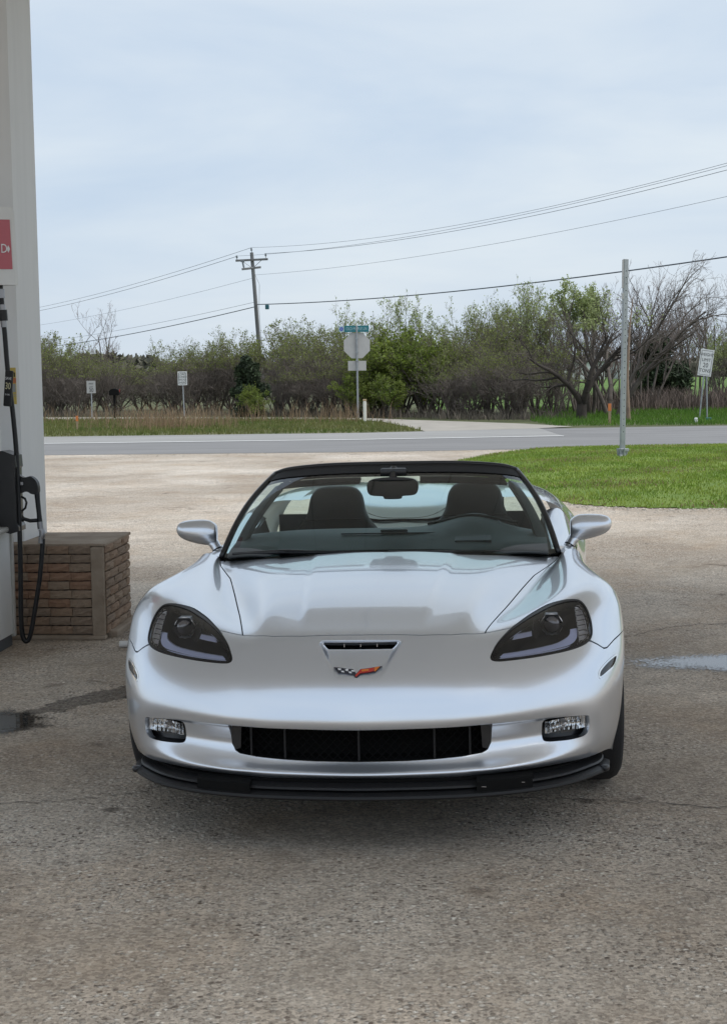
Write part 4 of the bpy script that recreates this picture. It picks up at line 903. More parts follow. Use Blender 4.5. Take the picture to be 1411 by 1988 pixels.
text_obj('tag_lettering','5 GAL',.013,WHITEE,tg,(0,-.0175,-.034),(rad(90),0,0),.0008,.8)
# nozzle boot and nozzle (local x to the right)
mb=MB(); mb.prism([(-.03,1.135),(.03,1.142),(.100,1.115),(.104,1.05),(.096,1.04),(.096,.74),(.108,.715),(.108,.69),(.06,.675),(-.03,.70)],'y',-.26,-.13); build(mb,'nozzle_boot',SATIN,fd)
nz=empty('nozzle',(-.012,-.19,0)); nz.parent=fd
mb=MB(); mb.tube([(.058,0,1.055),(.085,0,1.020),(.115,0,.985)],.014,10); build(mb,'spout',GRY,nz,smooth=True)
mb=MB()
mb.prism(smooth_poly([(.085,1.000),(.100,1.012),(.140,.988),(.178,.995),(.205,.978),(.220,.950),(.222,.905),(.205,.893),(.180,.897),(.160,.908),(.135,.905),(.110,.893),(.085,.885),(.080,.93)],4),'y',-.022,.022)
build(mb,'valve_body',BLACK,nz,angle=40)
mb=MB(); mb.tube([(.208,0,.93),(.212,0,.86),(.218,0,.78),(.221,0,.735)],[.019,.016,.015,.017],12,flat=(1,.9)); build(mb,'handle',BLACK,nz,smooth=True,angle=50)
mb=MB(); mb.tube([(.100,0,.90),(.098,0,.85),(.102,0,.79),(.125,0,.755),(.165,0,.742),(.215,0,.745)],.011,8); mb.tube([(.098,0,.82),(.10,0,.76),(.13,0,.748)],.015,8); build(mb,'guard',BLACK,nz,smooth=True)
mb=MB(); mb.tube([(.118,0,.880),(.140,0,.868),(.148,0,.845),(.140,0,.815),(.122,0,.80),(.115,0,.785)],.0065,8); build(mb,'trigger',BLACK,nz,smooth=True)
mb=MB(); mb.tube([(.221,0,.737),(.224,0,.695)],.017,12); mb.tube([(.224,0,.695),(.232,0,.685),(.232,0,.655),(.224,0,.645)],.017,12); mb.tube([(.224,0,.645),(.222,0,.615)],.014,12); build(mb,'hose_swivel',GRY,nz,smooth=True,angle=40)
mb=MB(); mb.rbox((.125,-.025,.955),(.03,.008,.02),.003); mb.tube([(.095,-.016,1.005),(.150,-.016,.985)],.006,6); build(mb,'latch',GRY,nz)
# ------------------------------------------------------------------ signs and posts
GALV=mat('galvanised_steel',(.36,.38,.40),rough=.5,metal=.55,var=.12,vscale=6)
SIGNB=mat('bare_aluminium_sign_back',(.50,.49,.48),rough=.55,metal=.15,var=.05,vscale=5); SIGNW=mat('sign_white',(.70,.71,.71),rough=.5,var=.04,vscale=6); SIGNK=mat('sign_black',(.02,.02,.022),rough=.5)
TEAL=mat('street_sign_teal',(.02,.17,.20),rough=.45); LETW=mat('sign_letter_pale',(.40,.55,.60),rough=.45); BLUEE=mat('city_emblem_blue',(.08,.10,.45),rough=.45)
sg=empty('stop_sign',(-.14,51.2,0),rad(1),'grey back of an eight-sided stop sign under a teal street name blade','road sign')
mb=MB(); mb.tube([(.005,0,0),(0,0,3.05)],.035,10); build(mb,'post',GALV,sg)
oc=[(.455*math.cos(rad(22.5+45*k)),.455*math.sin(rad(22.5+45*k))+2.395) for k in range(8)]
mb=MB(); mb.prism([(p[0]*1.02,p[1]) for p in oc],'y',.045,.050); build(mb,'octagon_plate',SIGNB,sg)
mb=MB(); mb.prism([(p[0]*.99,2.395+(p[1]-2.395)*.97) for p in oc],'y',.0502,.053); build(mb,'red_front',RED,sg)
mb=MB(); mb.rbox((0.0,.047,1.73),(.60,.006,.32),.05,2); build(mb,'lower_plate',SIGNB,sg)
for z in (2.62,2.16,1.90):
    mb=MB(); mb.box((0,.0,z),(.085,.075,.05)); build(mb,'clamp',GALV,sg)
bl=empty('street_name_blade',(-.06,0,2.94)); bl.parent=sg
mb=MB(); mb.rbox((.06,0,0),(.80,.02,.21),.004); build(mb,'blade',TEAL,bl)
mb=MB(); mb.rbox((-.44,.0,.0),(.17,.018,.19),.004); build(mb,'emblem_panel',LETW,bl)
mb=MB(); Mx=Matrix.Translation((-.44,-.011,0))@Matrix.Rotation(rad(90),4,'X'); mb.lathe([(.03,.002),(.065,.002)],12,Mx); mb.lathe([(0,.003),(.018,.003)],8,Mx); build(mb,'emblem',BLUEE,bl)
text_obj('street_lettering','OLD MAPLE LN',.135,LETW,bl,(.05,-.0115,0),(rad(90),0,0),.001,.75)
def sign(loc,w,h,z,lines,label,lean=0,rz=0,size=.1,sm=None,posts=(0,),border=True,group=None,tilt=0,name='road_sign',th=.03):
    o=empty(name,loc,rz,label,'road sign',group); o.rotation_euler=(0,lean,rz)
    for px in posts:
        mb=MB(); mb.tube([(px,.03,0),(0 if len(posts)>1 else px,.03,z+h*.4)],th,8); build(mb,'post',GALV,o)
    pn=empty('plate',(0,0,z)); pn.parent=o; pn.rotation_euler=(0,tilt,0)
    mb=MB(); mb.rbox((0,0,0),(w,.006,h),.03,2); build(mb,'sheet',sm or SIGNW,pn)
    if border:
        mb=MB(); e=.018; t_=.010
        for s in (-1,1): mb.box((s*(w/2-e-.02),-.0042,0),(t_,.002,h-.08)); mb.box((0,-.0042,s*(h/2-e-.02)),(w-.09,.002,t_))
        build(mb,'border',SIGNK,pn)
    n=len(lines)
    for i,(tx,sz) in enumerate(lines):
        zz=h*.40-(i+.5)*(h*.80/n)
        text_obj('lettering',tx,sz,SIGNK,pn,(0,-.0045,zz),(rad(90),0,0),.001,.85)
    return o
sign((-6.10,53.2,0),.32,.47,1.39,[('LOAD',.11),('ZONED',.10),('BRIDGE',.095),('AHEAD',.10)],'small white sign with four black text lines between mailbox and evergreen bush',rad(-1.5),tilt=rad(1),th=.022)
sign((-9.62,55.2,0),.32,.44,1.12,[('SPEED',.07),('LIMIT',.07),('30',.20)],'dull white speed limit sign with the number 30 against the brown thicket',border=False,th=.022,sm=mat('dull_sign_face',(.40,.40,.39),rough=.6))
sign((10.02,45.6,0),.40,.78,1.66,[('WEIGHT',.125),('LIMIT',.13),('20',.19),('TONS',.14)],'tilted white weight limit sign on crossed steel legs at right',rad(3),posts=(-.09,.14),tilt=rad(5),th=.022)
# tall square sign post in the lawn
tp=empty('sign_post',(4.28,25.5,.10),rad(12),'tall galvanised square post standing alone in the green lawn','post'); tp.rotation_euler=(0,rad(1.0),rad(12))
mb=MB(); mb.rbox((0,0,1.62),(.075,.075,3.20),.006); build(mb,'tube',GALV,tp)
mb=MB()
mb.rbox((0,0,.06),(.11,.11,.14),.012); mb.rbox((.03,-.05,.10),(.13,.04,.05),.008); mb.rbox((-.05,-.02,.0),(.05,.16,.05),.01)
for a in (0,90,180,270): mb.cyl((.075*math.cos(rad(a)),.075*math.sin(rad(a)),.02),(.09*math.cos(rad(a)),.09*math.sin(rad(a)),.13),.014,6)
build(mb,'slip_base',GALV,tp)
mb=MB(); mb.rbox((-.045,0,2.98),(.012,.06,.46),.003); mb.rbox((-.045,0,2.62),(.014,.07,.10),.003); build(mb,'edge_on_bracket',SIGNB,tp)
mb=MB()
for k in range(26): mb.cyl((-.0,-.0376,.4+k*.105),(-.0,-.039,.4+k*.105),.008,6)
build(mb,'punched_hole',MATTE,tp)
WOODW=mat('white_marker',(.74,.72,.66),rough=.6); OWOOD=mat('orange_marker',(.62,.20,.06),rough=.6); WOOD=mat('stake_wood',(.33,.25,.16),rough=.8)
mk=empty('marker_post',(.08,46.2,0),0,'thin white marker post right of the stop sign','post')
mb=MB(); mb.rbox((0,0,.36),(.10,.05,.60),.02); build(mb,'tube',WOODW,mk); mb=MB(); mb.rbox((0,0,.69),(.11,.055,.06),.01); build(mb,'cap',mat('tan_cap',(.45,.33,.20),rough=.6),mk); mb=MB(); mb.box((0,0,.03),(.05,.03,.10)); build(mb,'stake',GALV,mk)
for loc,lab in (((6.85,42.9,0),'orange topped wooden survey stake on the far road edge, near the big dark trunk'),((-7.95,43.2,0),'orange survey stake in the left verge, half hidden by grass')):
    sk=empty('survey_stake',loc,0,lab,'stake',None); sk.scale=(1,1,1) if loc[0]>0 else (.8,.8,.75); mb=MB(); mb.box((0,0,.19),(.07,.03,.38)); build(mb,'shaft',WOOD,sk); mb=MB(); mb.rbox((0,0,.46),(.085,.04,.20),.006); build(mb,'orange_tip',OWOOD,sk)
mx_=empty('mailbox',(-8.75,54.9,0),0,'black mailbox on a dark post in front of the brown thicket','mailbox')
mb=MB(); mb.box((0,0,.42),(.08,.08,.84)); build(mb,'post',MATTE,mx_)
mb=MB(); mb.prism([(-.17,.82),(.17,.82),(.17,.96),(.12,1.03),(0,1.06),(-.12,1.03),(-.17,.96)],'y',-.12,.14); build(mb,'box',MATTE,mx_)
mb=MB(); mb.box((.19,-.02,.98),(.012,.05,.10)); build(mb,'flag',RED,mx_)
lit=MB(); lit.rbox((9.05,42.0,.10),(.10,.06,.14),.03); build(lit,'litter',SIGNW,label='crumpled white scrap of litter in the far roadside grass',cat='litter')
lit=MB(); lit.rbox((0,0,.07),(.18,.12,.10),.03); build(lit,'meter_box',mat('green_box',(.02,.10,.09),rough=.5),loc=(9.75,43.6,0),label='small dark green utility box in the far roadside grass',cat='utility box')
# ------------------------------------------------------------------ utility pole and wires
PWOOD=mat('hazed_pole_wood',(.17,.17,.175),rough=.9,var=.25,vscale=3,stretch=(1,1,.1)); INSU=mat('insulator_grey',(.18,.20,.22),rough=.4)  # pole wood greyed and lightened to carry distance haze in its colour
up=empty('utility_pole',(-5.72,90,0),0,'leaning wooden utility pole with two crossarms above the hedge','utility pole'); up.rotation_euler=(0,rad(-3.4),0)
mb=MB(); mb.tube([(0,0,0),(0,0,8.45)],[.135,.10],12); build(mb,'pole',PWOOD,up)
mb=MB(); mb.rbox((-.02,-.14,8.02),(1.86,.10,.12),.01,rot=(0,rad(1.5),0)); build(mb,'crossarm',PWOOD,up)
mb=MB(); mb.rbox((-.08,-.12,7.55),(1.25,.10,.12),.01,rot=(0,rad(-4),rad(35))); build(mb,'crossarm',PWOOD,up)
mb=MB(); mb.tube([(-.55,-.16,7.97),(0,-.16,7.55)],.018,5); mb.tube([(.55,-.16,7.97),(0,-.16,7.55)],.018,5); build(mb,'brace',GALV,up)
for x,z in ((-.86,8.08),(.80,8.08),(0,8.45)):
    mb=MB(); mb.lathe([(.02,0),(.02,.10),(.055,.11),(.06,.16),(.03,.19),(.055,.20),(.05,.25),(0,.26)],10,Matrix.Translation((x,-.14 if x else 0,z))); build(mb,'insulator',INSU,up)
mb=MB(); mb.tube([(-.55,-.2,7.95),(-.50,-.2,7.60)],.05,8); mb.rbox((-.55,-.2,7.98),(.22,.1,.08),.01); build(mb,'cutout_fuse',INSU,up)
mb=MB(); mb.tube([(.02,.13,7.4),(.3,.05,6.6),(.16,.12,5.2),(.15,.12,3.0)],.012,4); build(mb,'ground_wire',GALV,up)
WIRE=mat('dark_cable',(.12,.135,.16),rough=.6)
def wire(p0,p1,sag,r,label):
    p0,p1=np.array(p0),np.array(p1); mb=MB()
    mb.tube([tuple(p0+(p1-p0)*t-np.array([0,0,4*sag*t*(1-t)])) for t in np.linspace(0,1,40)],r,5)
    return build(mb,'overhead_cable',WIRE,label=label,cat='cable',group='cables strung along the utility pole')
wire((-6.22,90,8.72),(30,18,12.6),2.35,.008,'highest thin cable running right from the pole top')
wire((-5.40,89.9,8.36),(30.3,17,12.1),2.05,.010,'second thin cable running right from the crossarm end')
wire((-7.05,89.9,8.24),(29.7,17.5,11.9),2.0,.008,'third thin cable running right from the crossarm')
wire((-6.05,89.9,7.15),(30,18,10.3),1.5,.007,'faint thin cable running right below the crossarms')
wire((-5.95,89.9,5.46),(30,18,7.35),1.18,.026,'thick black cable running right at mid height of the pole')
wire((-6.22,90,8.72),(-62,205,9.2),1.6,.012,'highest thin cable running left from the pole top')
wire((-7.05,90,8.24),(-63,205,8.8),1.6,.014,'second thin cable running left from the crossarm end')
wire((-6.1,90,7.0),(-62,205,7.8),1.5,.008,'faint cable running left below the crossarms')
wire((-6.02,90,5.62),(-62,205,6.0),1.4,.010,'thin cable running left just above the thick one')
wire((-5.98,90,5.36),(-62,205,5.6),1.6,.026,'thick black cable running left at mid height of the pole')
mb=MB(); mb.rbox((-5.35,89.3,5.28),(.22,.2,.26),.03); build(mb,'splice_case',mat('teal_case',(.03,.12,.15),rough=.5),label='small teal box hanging on the thick cable beside the pole',cat='cable box')
# ------------------------------------------------------------------ far buildings
BW=mat('pale_siding',(.55,.56,.56),rough=.7,var=.05,vscale=1); RF=mat('grey_roof',(.25,.25,.26),rough=.7); WG=mat('dark_window',(.03,.035,.04),rough=.1)
for loc,w_,h_,lab in (((17.0,122,.55),3.4,1.5,'low white shed seen between the trunks of the big tree'),((21.0,124,.62),1.6,1.3,'tiny pale shed to the left of the dark cedar')):
    hb=empty('shed',loc,rad(8),lab,'shed'); mb=MB(); mb.box((0,0,h_/2),(w_,3,h_)); build(mb,'wall',BW,hb)
    mb=MB(); mb.prism([(-1.7,h_),(1.7,h_),(0,h_+.5)],'x',-w_/2-.1,w_/2+.1); build(mb,'roof',RF,hb)
    for k in (-1,1):
        mb=MB(); mb.box((k*w_*.25,-1.505,h_*.6),(.4,.02,.5)); build(mb,'window',WG,hb)
# ------------------------------------------------------------------ trees
BARKD=mat('dark_wet_bark',(.030,.025,.022),rough=.95,col2=(.07,.058,.05),vscale=2.5,bump=.4,bscale=20)
BARK=mat('grey_brown_bark',(.075,.062,.053),rough=.95,col2=(.15,.128,.112),vscale=2.5,bump=.4,bscale=20)
TWIG=mat('bare_twigs',(.12,.10,.088),rough=.95,col2=(.215,.185,.165),vscale=1.2,island=.25)
TWIGR=mat('reddish_twigs',(.13,.095,.085),rough=.95,col2=(.22,.17,.155),vscale=1.2,island=.25)
LF_OLIVE=mat('olive_bud_leaves',(.17,.21,.05),rough=.7,col2=(.27,.30,.10),vscale=.8,island=.35)
LF_GREEN=mat('bright_spring_leaves',(.13,.19,.03),rough=.6,col2=(.24,.29,.06),vscale=.8,island=.4)
LF_PALE=mat('pale_new_leaves',(.30,.36,.15),rough=.7,col2=(.42,.48,.22),vscale=.8,island=.3)
LF_DARK=mat('dark_evergreen_needles',(.014,.026,.012),rough=.8,col2=(.04,.06,.024),vscale=1.4,island=.4)
for m_ in (LF_OLIVE,LF_GREEN,LF_PALE): leafy(m_,.5)
def rvec(rn): 
    v=Vector((rn.gauss(0,1),rn.gauss(0,1),rn.gauss(0,1))); return v.normalized()
def prisms(segs,n=3):
    if not segs: return np.zeros((0,3)),np.zeros((0,4),int)
    A=np.array([s[0] for s in segs],float); B=np.array([s[1] for s in segs],float); ra=np.array([s[2] for s in segs]); rb=np.array([s[3] for s in segs])
    d=B-A; d/=np.linalg.norm(d,axis=1,keepdims=True)+1e-9; up=np.where(np.abs(d[:,2:])<.9,np.array([[0,0,1.]]),np.array([[1.,0,0]]))
    x=np.cross(d,up); x/=np.linalg.norm(x,axis=1,keepdims=True)+1e-9; y=np.cross(d,x); V=[]
    for P,r in ((A,ra),(B,rb)):
        for j in range(n):
            a=2*math.pi*j/n; V.append(P+(x*math.cos(a)+y*math.sin(a))*r[:,None])
    V=np.stack(V,1).reshape(-1,3); i=np.arange(len(segs))*2*n; F=[]
    for j in range(n): F.append(np.stack([i+j,i+(j+1)%n,i+n+(j+1)%n,i+n+j],1))
    return V,np.concatenate(F)
def quads(P,size,rn,squash=.6):
    n=len(P); P=np.array(P,float).reshape(-1,3)
    a=rn.normal(size=(n,3)); a/=np.linalg.norm(a,axis=1,keepdims=True); b=np.cross(a,rn.normal(size=(n,3))); b/=np.linalg.norm(b,axis=1,keepdims=True)
    s=(size*(.6+.8*rn.random(n)))[:,None]; V=np.stack([P-a*s,P+b*s*squash,P+a*s,P-b*s*squash],1).reshape(-1,3); i=np.arange(n)*4
    return V,np.stack([i,i+1,i+2,i+3],1)
def npmesh(name,parts,mats):
    V=np.concatenate([p[0] for p in parts]); F=[];mi=[];o=0
    for (v,f),k in zip(parts,range(len(parts))): F.append(f+o); mi.append(np.full(len(f),k)); o+=len(v)
    F=np.concatenate(F); mi=np.concatenate(mi)
    me=bpy.data.meshes.new(name); me.vertices.add(len(V)); me.vertices.foreach_set('co',V.ravel()); me.loops.add(F.size); me.loops.foreach_set('vertex_index',F.ravel().astype(np.int32))
    me.polygons.add(len(F)); me.polygons.foreach_set('loop_start',np.arange(0,F.size,4,dtype=np.int32))
    for m in mats: me.materials.append(m)
    me.polygons.foreach_set('material_index',mi.astype(np.int32)); me.update(calc_edges=True); return me
def grow(seed,stems,H,spread,lens,kids,leaf=None,leaf_n=0,leaf_s=.06,leafz=(0,9),twigm=TWIG,leafm=LF_OLIVE,r0=.07,base=.3,grav=.05,upb=.25,wig=.18,lean=(0,0),trunkh=0.0,bark=None):
    rn=random.Random(seed); nr=np.random.default_rng(seed); trunk=[];twig=[];tips=[]
    def branch(p,d,ln,r,lev):
        n=max(3,int(6-lev)); pts=[p.copy()]; 
        for i in range(n):
            d=(d+rvec(rn)*wig*(1+.3*lev)+Vector((lean[0],lean[1],upb*.35 if lev<3 else .03))*.35).normalized(); q=pts[-1]+d*(ln/n)
            if q.z<.05: q.z=.05
            ra=r*(1-.75*i/n); rb=r*(1-.75*(i+1)/n); (trunk if lev<2 else twig).append((pts[-1],q,max(ra,.004),max(rb,.003))); pts.append(q)
            if lev>=2 or (lev==1 and i>n//2): tips.append((q,lev))
        if lev<len(kids):
            k=kids[lev]
            for c in range(k):
                t=rn.uniform(base if lev==0 else .18,1.0); i=min(int(t*n),n-1); f=t*n-i; o=pts[i].lerp(pts[i+1],min(f,1)); dd=(pts[i+1]-pts[i]).normalized()
                side=(rvec(rn)); side=(side-dd*side.dot(dd)).normalized(); ang=rn.uniform(.45,1.05); nd=(dd*math.cos(ang)+side*math.sin(ang)+Vector((0,0,upb))).normalized()
                branch(o,nd,ln*lens[lev]*rn.uniform(.65,1.2)*(1.1-.4*t),r*(1-.7*t)*.6,lev+1)
    for s in range(stems):
        a=2*math.pi*(s+rn.random()*.8)/stems; st=Vector((math.cos(a),math.sin(a),0))*(0.15*rn.random()+ (.25 if stems>2 else 0)); 
        d=Vector((math.cos(a)*spread*rn.uniform(.3,1),math.sin(a)*spread*rn.uniform(.3,1),1)).normalized()
        if trunkh and s==0: trunk.append((Vector((0,0,-.1)),Vector((0,0,trunkh)),r0*1.7,r0*1.4))
        branch(st*(.2 if trunkh else .25)+Vector((0,0,trunkh)),d,H*rn.uniform(.75,1.05),r0*rn.uniform(.7,1.1),0)
    L_=[]
    if leaf_n:
        T=[t[0] for t in tips if leafz[0]<=t[0].z<=leafz[1]]
        for _ in range(leaf_n):
            if not T: break
            q=rn.choice(T); L_.append(q+rvec(rn)*rn.uniform(0,.16))
    tm=npmesh('trunk',[prisms(trunk,5)],[bark or BARK]); parts=[prisms(twig,3)]; ms=[twigm]
    if L_: parts.append(quads(L_,leaf_s,nr)); ms.append(leafm)
    return tm,npmesh('crown',parts,ms)
def plant(name,meshes,x,y,s,rz,label,group=None,sz=None,tilt=0,cat='tree'):
    o=empty(name,(x,y,-.02),rz,label,cat,group); o.scale=(s,s,sz or s); o.rotation_euler=(0,tilt,rz)
    link('trunk',meshes[0],o); link('crown',meshes[1],o); return o
THK=[grow(10+k,7,2.4,.75,[.62,.55,.5],[8,7,5],leaf_n=1000,leaf_s=.034,leafz=(2.1,9),base=.12,r0=.045) for k in range(4)]
OLV=[grow(30+k,6,2.6,.55,[.55,.55,.5],[9,7,5],leaf_n=2600,leaf_s=.036,leafz=(2.0,9),base=.2,r0=.05) for k in range(3)]
VIN=[grow(50+k,6,2.3,.6,[.6,.55,.5],[8,6,4],leaf_n=6000,leaf_s=.05,leafz=(.3,9),leafm=LF_GREEN,base=.1,r0=.05) for k in range(2)]
TAL=[grow(70+k,4,3.6,.35,[.5,.5,.5],[8,6,4],leaf_n=1600,leaf_s=.04,leafz=(2.2,9),leafm=LF_PALE,base=.25,r0=.06,upb=.4) for k in range(3)]
BRE=[grow(90+k,3,3.6,.5,[.55,.5,.45],[7,6,5],base=.25,r0=.07,twigm=TWIGR,upb=.35) for k in range(2)]
def X_(px,Y): return (px-705)/3000*Y
def hscale(kind,py,Y):
    top=1.56+(720-py)/3000*Y; z=kind[1].vertices; m=max(v.co.z for v in z); return top/m
_hc={}
def put(fam,idx,px,py,Y,name,label,group,sx=1.0,tilt=0):
    k=fam[idx%len(fam)]; key=id(k)
    if key not in _hc:
        zz=np.empty(len(k[1].vertices)*3); k[1].vertices.foreach_get('co',zz); _hc[key]=np.percentile(zz[2::3],99.3)
    sz=(1.56+(720-py)/3000*Y)/_hc[key]; x=X_(px,Y)
    return plant(name,k,x,Y,sz*sx,random.uniform(0,6.28),label,group,sz,tilt)
rr=random.Random(3)
MARKS=[(150,'the far left speed limit sign'),(232,'the black mailbox'),(348,'the small four line sign'),(485,'the dark evergreen bush'),(505,'the utility pole'),(692,'the stop sign'),(708,'the white marker post'),(1130,'the big dark tree'),(1184,'the orange topped stake'),(1212,'the lone sign post'),(1284,'the dark cedar'),(1375,'the weight limit sign')]
SEEN={}
def where(kind,px,py,Y):
    m=min((abs(px-q[0]),q) for q in MARKS)[1]; dx=px-m[0]; sd='left' if dx<0 else 'right'; a=abs(dx)
    rel='right behind' if a<16 else 'just %s of'%sd if a<48 else '%s of'%sd if a<95 else 'well %s of'%sd if a<150 else 'far %s of'%sd
    hgt='low' if py>680 else 'middling' if py>645 else 'tall' if py>610 else 'very tall'
    lab='%s %s %s %s'%(hgt,kind,rel,m[1])
    for extra in ('',' in front',' farther back',' at the very back'):
        if lab+extra not in SEEN: SEEN[lab+extra]=1; return lab+extra
    return lab
g1='bare brown thicket trees along the side road'
for i,(px,py,Y) in enumerate([(85,650,60),(118,668,61),(150,690,59.5),(185,676,61),(225,668,60),(128,650,64),(40,640,63),(330,672,60),(365,662,59),(398,672,60),(428,655,61),(540,660,57.5),(575,650,57),(610,645,56.5),(645,648,56),(596,690,55),(560,700,55.5),(640,700,54.5),(675,690,54),(875,690,50.5),(910,680,50.5),(945,690,50),(985,670,49.5),(1015,690,49),(925,640,54),(985,630,53),(1045,660,50),(880,650,53),(1075,700,49.5)]):
    put(THK,i,px,py,Y,'thicket_tree',where('bare brown tree',px,py,Y),g1,1.0)
for i,px in enumerate(range(70,480,34)):
    put(THK,i+1,px+rr.uniform(-8,8),rr.uniform(690,712),66+rr.uniform(-1,2),'thicket_tree',where('dim brown tree',px,700,66),'dim low trees at the back of the left thicket',1.5)
for i,(px,lb) in enumerate(((20,'brown tree directly behind the pump column'),(-40,'brown tree behind the sign head of the fuel pump'),(-95,'brown tree two steps left of the pump column'),(-150,'brown tree third left of the pump column'),(-210,'brown tree fourth left of the pump column'),(-275,'brown tree fifth left of the pump column'),(-340,'brown tree sixth left of the pump column'),(-410,'brown tree second from the open end of the thicket'),(-480,'outermost brown tree at the open end of the thicket'))):
    put(THK,i,px,rr.uniform(640,690),61+rr.uniform(0,5),'thicket_tree',lb,'thicket trees beyond the pump column',1.3)
g2='olive budding trees in the hedge'
for i,(px,py,Y) in enumerate([(100,640,62.5),(165,675,63),(350,660,62),(410,662,63),(452,640,62),(475,650,60),(545,622,60),(590,628,60),(640,630,59),(680,640,58),(820,640,55),(850,650,54),(780,628,57),(950,610,56),(1010,600,55),(895,620,56)]):
    put(OLV,i,px,py,Y,'budding_tree',where('olive budding tree',px,py,Y),g2,.95)
g3='bright green leafy shrubs in the middle of the hedge'
for i,(px,py,Y) in enumerate([(745,660,53.5),(785,640,54),(720,700,53),(828,665,53),(760,715,51.5),(690,735,52.5)]):
    put(VIN,i,px,py,Y,'leafy_shrub',where('bright green shrub',px,py,Y),g3,1.0)
g4='tall thin budding trees above the hedge'
for i,(px,py,Y) in enumerate([(955,600,57),(1000,580,56),(1040,560,55),(1075,575,56),(880,590,58),(830,580,60),(1010,560,60),(1100,590,54),(690,592,62),(750,580,62)]):
    put(TAL,i,px,py,Y,'slender_tree',where('slender budding tree',px,py,Y),g4,.8)
plant('bare_tree',BRE[0],X_(212,66),66,.98,1.0,'thin leafless tree poking above the left thicket beside the cable')
# big dark tree with spreading limbs and pale new leaves at the top
BIG=grow(121,3,2.6,.95,[.75,.62,.5,.5],[5,6,5,3],leaf_n=300,leaf_s=.04,leafz=(2.8,9),leafm=LF_PALE,base=.25,r0=.11,upb=.30,wig=.24,trunkh=.55,bark=BARKD,twigm=BARK)
plant('spreading_tree',BIG,6.62,46.8,1.0,.6,'big dark tree with low spreading limbs near the orange topped stake')
PALE=grow(133,3,3.9,.18,[.34,.5,.5],[9,7,5],leaf_n=6500,leaf_s=.036,leafz=(2.5,9),leafm=LF_PALE,base=.35,r0=.07,upb=.5)
o=plant('willow_tree',PALE,X_(1150,51),51,1.12,0,'tall tree with feathery pale green new leaves, highest in the hedge',tilt=rad(3))
LEAN=grow(151,2,4.4,.12,[.5,.52,.5],[8,7,5],base=.3,r0=.085,upb=.15,wig=.16,lean=(.30,0))
plant('leaning_tree',LEAN,X_(1200,48.5),48.5,1.2,0,'bare tree leaning far to the right above the lone sign post',tilt=rad(16))
plant('leaning_tree',grow(157,2,3.2,.4,[.55,.52,.5],[8,7,5],base=.2,r0=.09,upb=.2,wig=.2,lean=(.12,0)),X_(1180,50),50,1.0,2.2,'bare crooked tree between the big dark tree and the lone sign post')
for i,(px,py,Y) in enumerate([(1290,545,66),(1325,575,70),(1365,550,74),(1398,565,72),(1425,550,70),(1345,600,80),(1250,585,72),(1310,520,68)]):
    put(BRE,i,px,py,Y,'far_tree',where('bare reddish pasture tree',px,py,Y),'bare reddish trees behind the pasture',.9)
put(OLV,1,1400,640,68,'far_tree','olive leafed tree at the right edge behind the weight limit sign',None)
put(TAL,2,1385,660,66,'far_tree','pale stemmed tree just left of the weight limit sign',None,.6)
for i,(px,py,Y) in enumerate([(1120,585,54),(1165,570,53),(1195,560,56),(1235,545,57),(1265,560,60),(1085,600,52)]):
    put(BRE,i+1,px,py,Y,'bare_tree',where('bare twiggy tree',px,py,Y),'bare trees tangled around the big dark tree',.8)
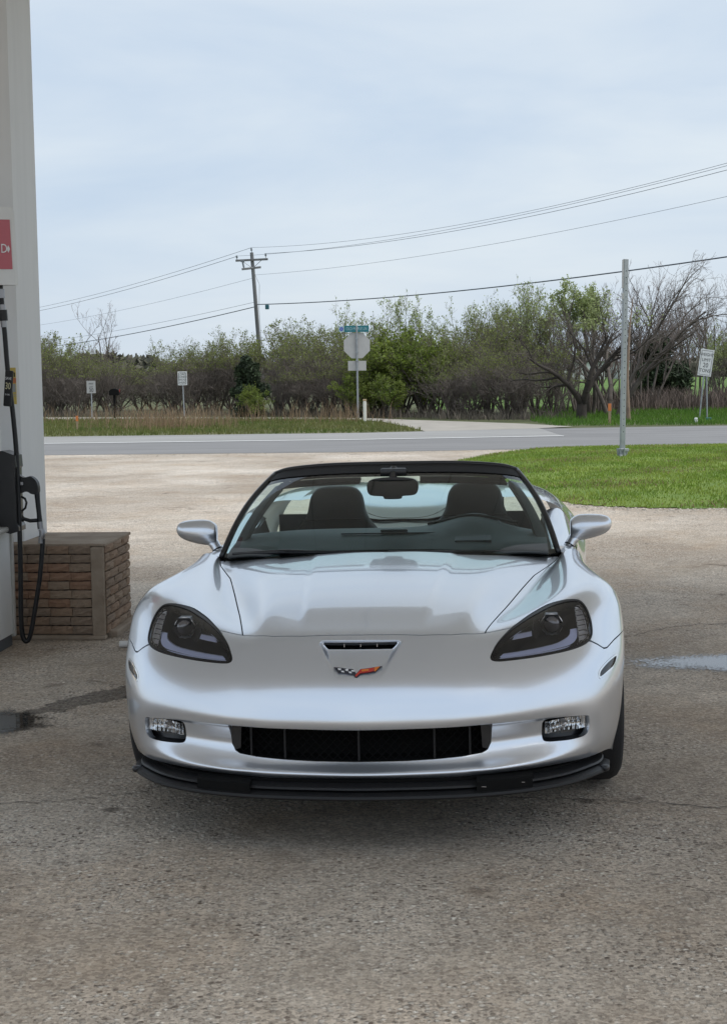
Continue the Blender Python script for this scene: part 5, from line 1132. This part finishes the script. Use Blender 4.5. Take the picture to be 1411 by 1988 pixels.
# dark evergreens
def evergreen(seed,w,h,n,sz,flat=.0):
    nr=np.random.default_rng(seed); k=26; C=[]
    for i in range(k):
        z=h*(.08+.85*nr.random()); r=w*(math.sin(math.pi*min(1,(z/h)*.80+.18)))**.8; a=nr.random()*6.28; rr_=r*nr.random()**.5*.8; C.append((rr_*math.cos(a),rr_*math.sin(a),z,w*(.22+.25*nr.random())))
    C=np.array(C); idx=nr.integers(0,k,n); d=nr.normal(size=(n,3)); d/=np.linalg.norm(d,axis=1,keepdims=True); P=C[idx,:3]+d*(C[idx,3]*(.55+.5*nr.random(n)))[:,None]; P[:,2]=np.clip(P[:,2],.05,None)
    seg=[(Vector((0,0,0)),Vector((0,0,h*.85)),w*.07,w*.03)]+[(Vector((0,0,h*.2)),Vector(tuple(c[:3])),w*.025,w*.01) for c in C]
    return npmesh('trunk',[prisms(seg,5)],[BARK]),npmesh('crown',[quads(P,sz,nr,.35)],[LF_DARK])
plant('evergreen_shrub',evergreen(5,.72,2.15,7000,.07),X_(485,54.2),54.2,1.0,0,'dark green evergreen bush in front of the hedge below the utility pole',cat='shrub')
plant('leafy_shrub',VIN[1],X_(492,53.3),53.3,.42,1,'small bright green sprig at the foot of the dark evergreen bush',cat='shrub')
plant('cedar_tree',evergreen(8,1.45,2.75,13000,.10),X_(1284,64.5),64.5,1.0,0,'round nearly black cedar to the left of the weight limit sign')
put(VIN,0,1228,752,70,'leafy_shrub','pale green bush between the lone post and the cedar',None)
tr=[ (Vector((0,0,0)),Vector((-.04,0,1.2)),.07,.05),(Vector((-.04,0,1.2)),Vector((.02,0,2.6)),.05,.03),(Vector((.02,0,2.6)),Vector((.12,0,3.6)),.03,.012)]
plant('dead_tree',(npmesh('trunk',[prisms(tr,6)],[mat('bleached_bark',(.26,.19,.14),rough=.9,var=.2,vscale=4)]),grow(190,2,.5,.8,[.5,.5],[4,4],base=.1,r0=.02,twigm=TWIGR)[1]),7.70,44.8,1.0,0,'slim bleached brown trunk just right of the lone sign post')
# distant wooded mass closing the horizon
DM=[]
nr=np.random.default_rng(4)
xs=nr.uniform(-110,150,26000); ys=nr.uniform(190,230,26000); hh=2.6+.8*np.sin(xs*.11)+.6*np.sin(xs*.37+1)+.8*nr.random(26000); zs=hh*nr.random(26000)**.7
v,f=quads(np.stack([xs,ys,zs],1),.75,nr,.7); me=npmesh('far_woods',[(v,f)],[mat('far_woods_foliage',(.085,.085,.06),rough=.9,col2=(.14,.13,.10),vscale=.1,island=.3)])
link('far_woods',me,kind='stuff')
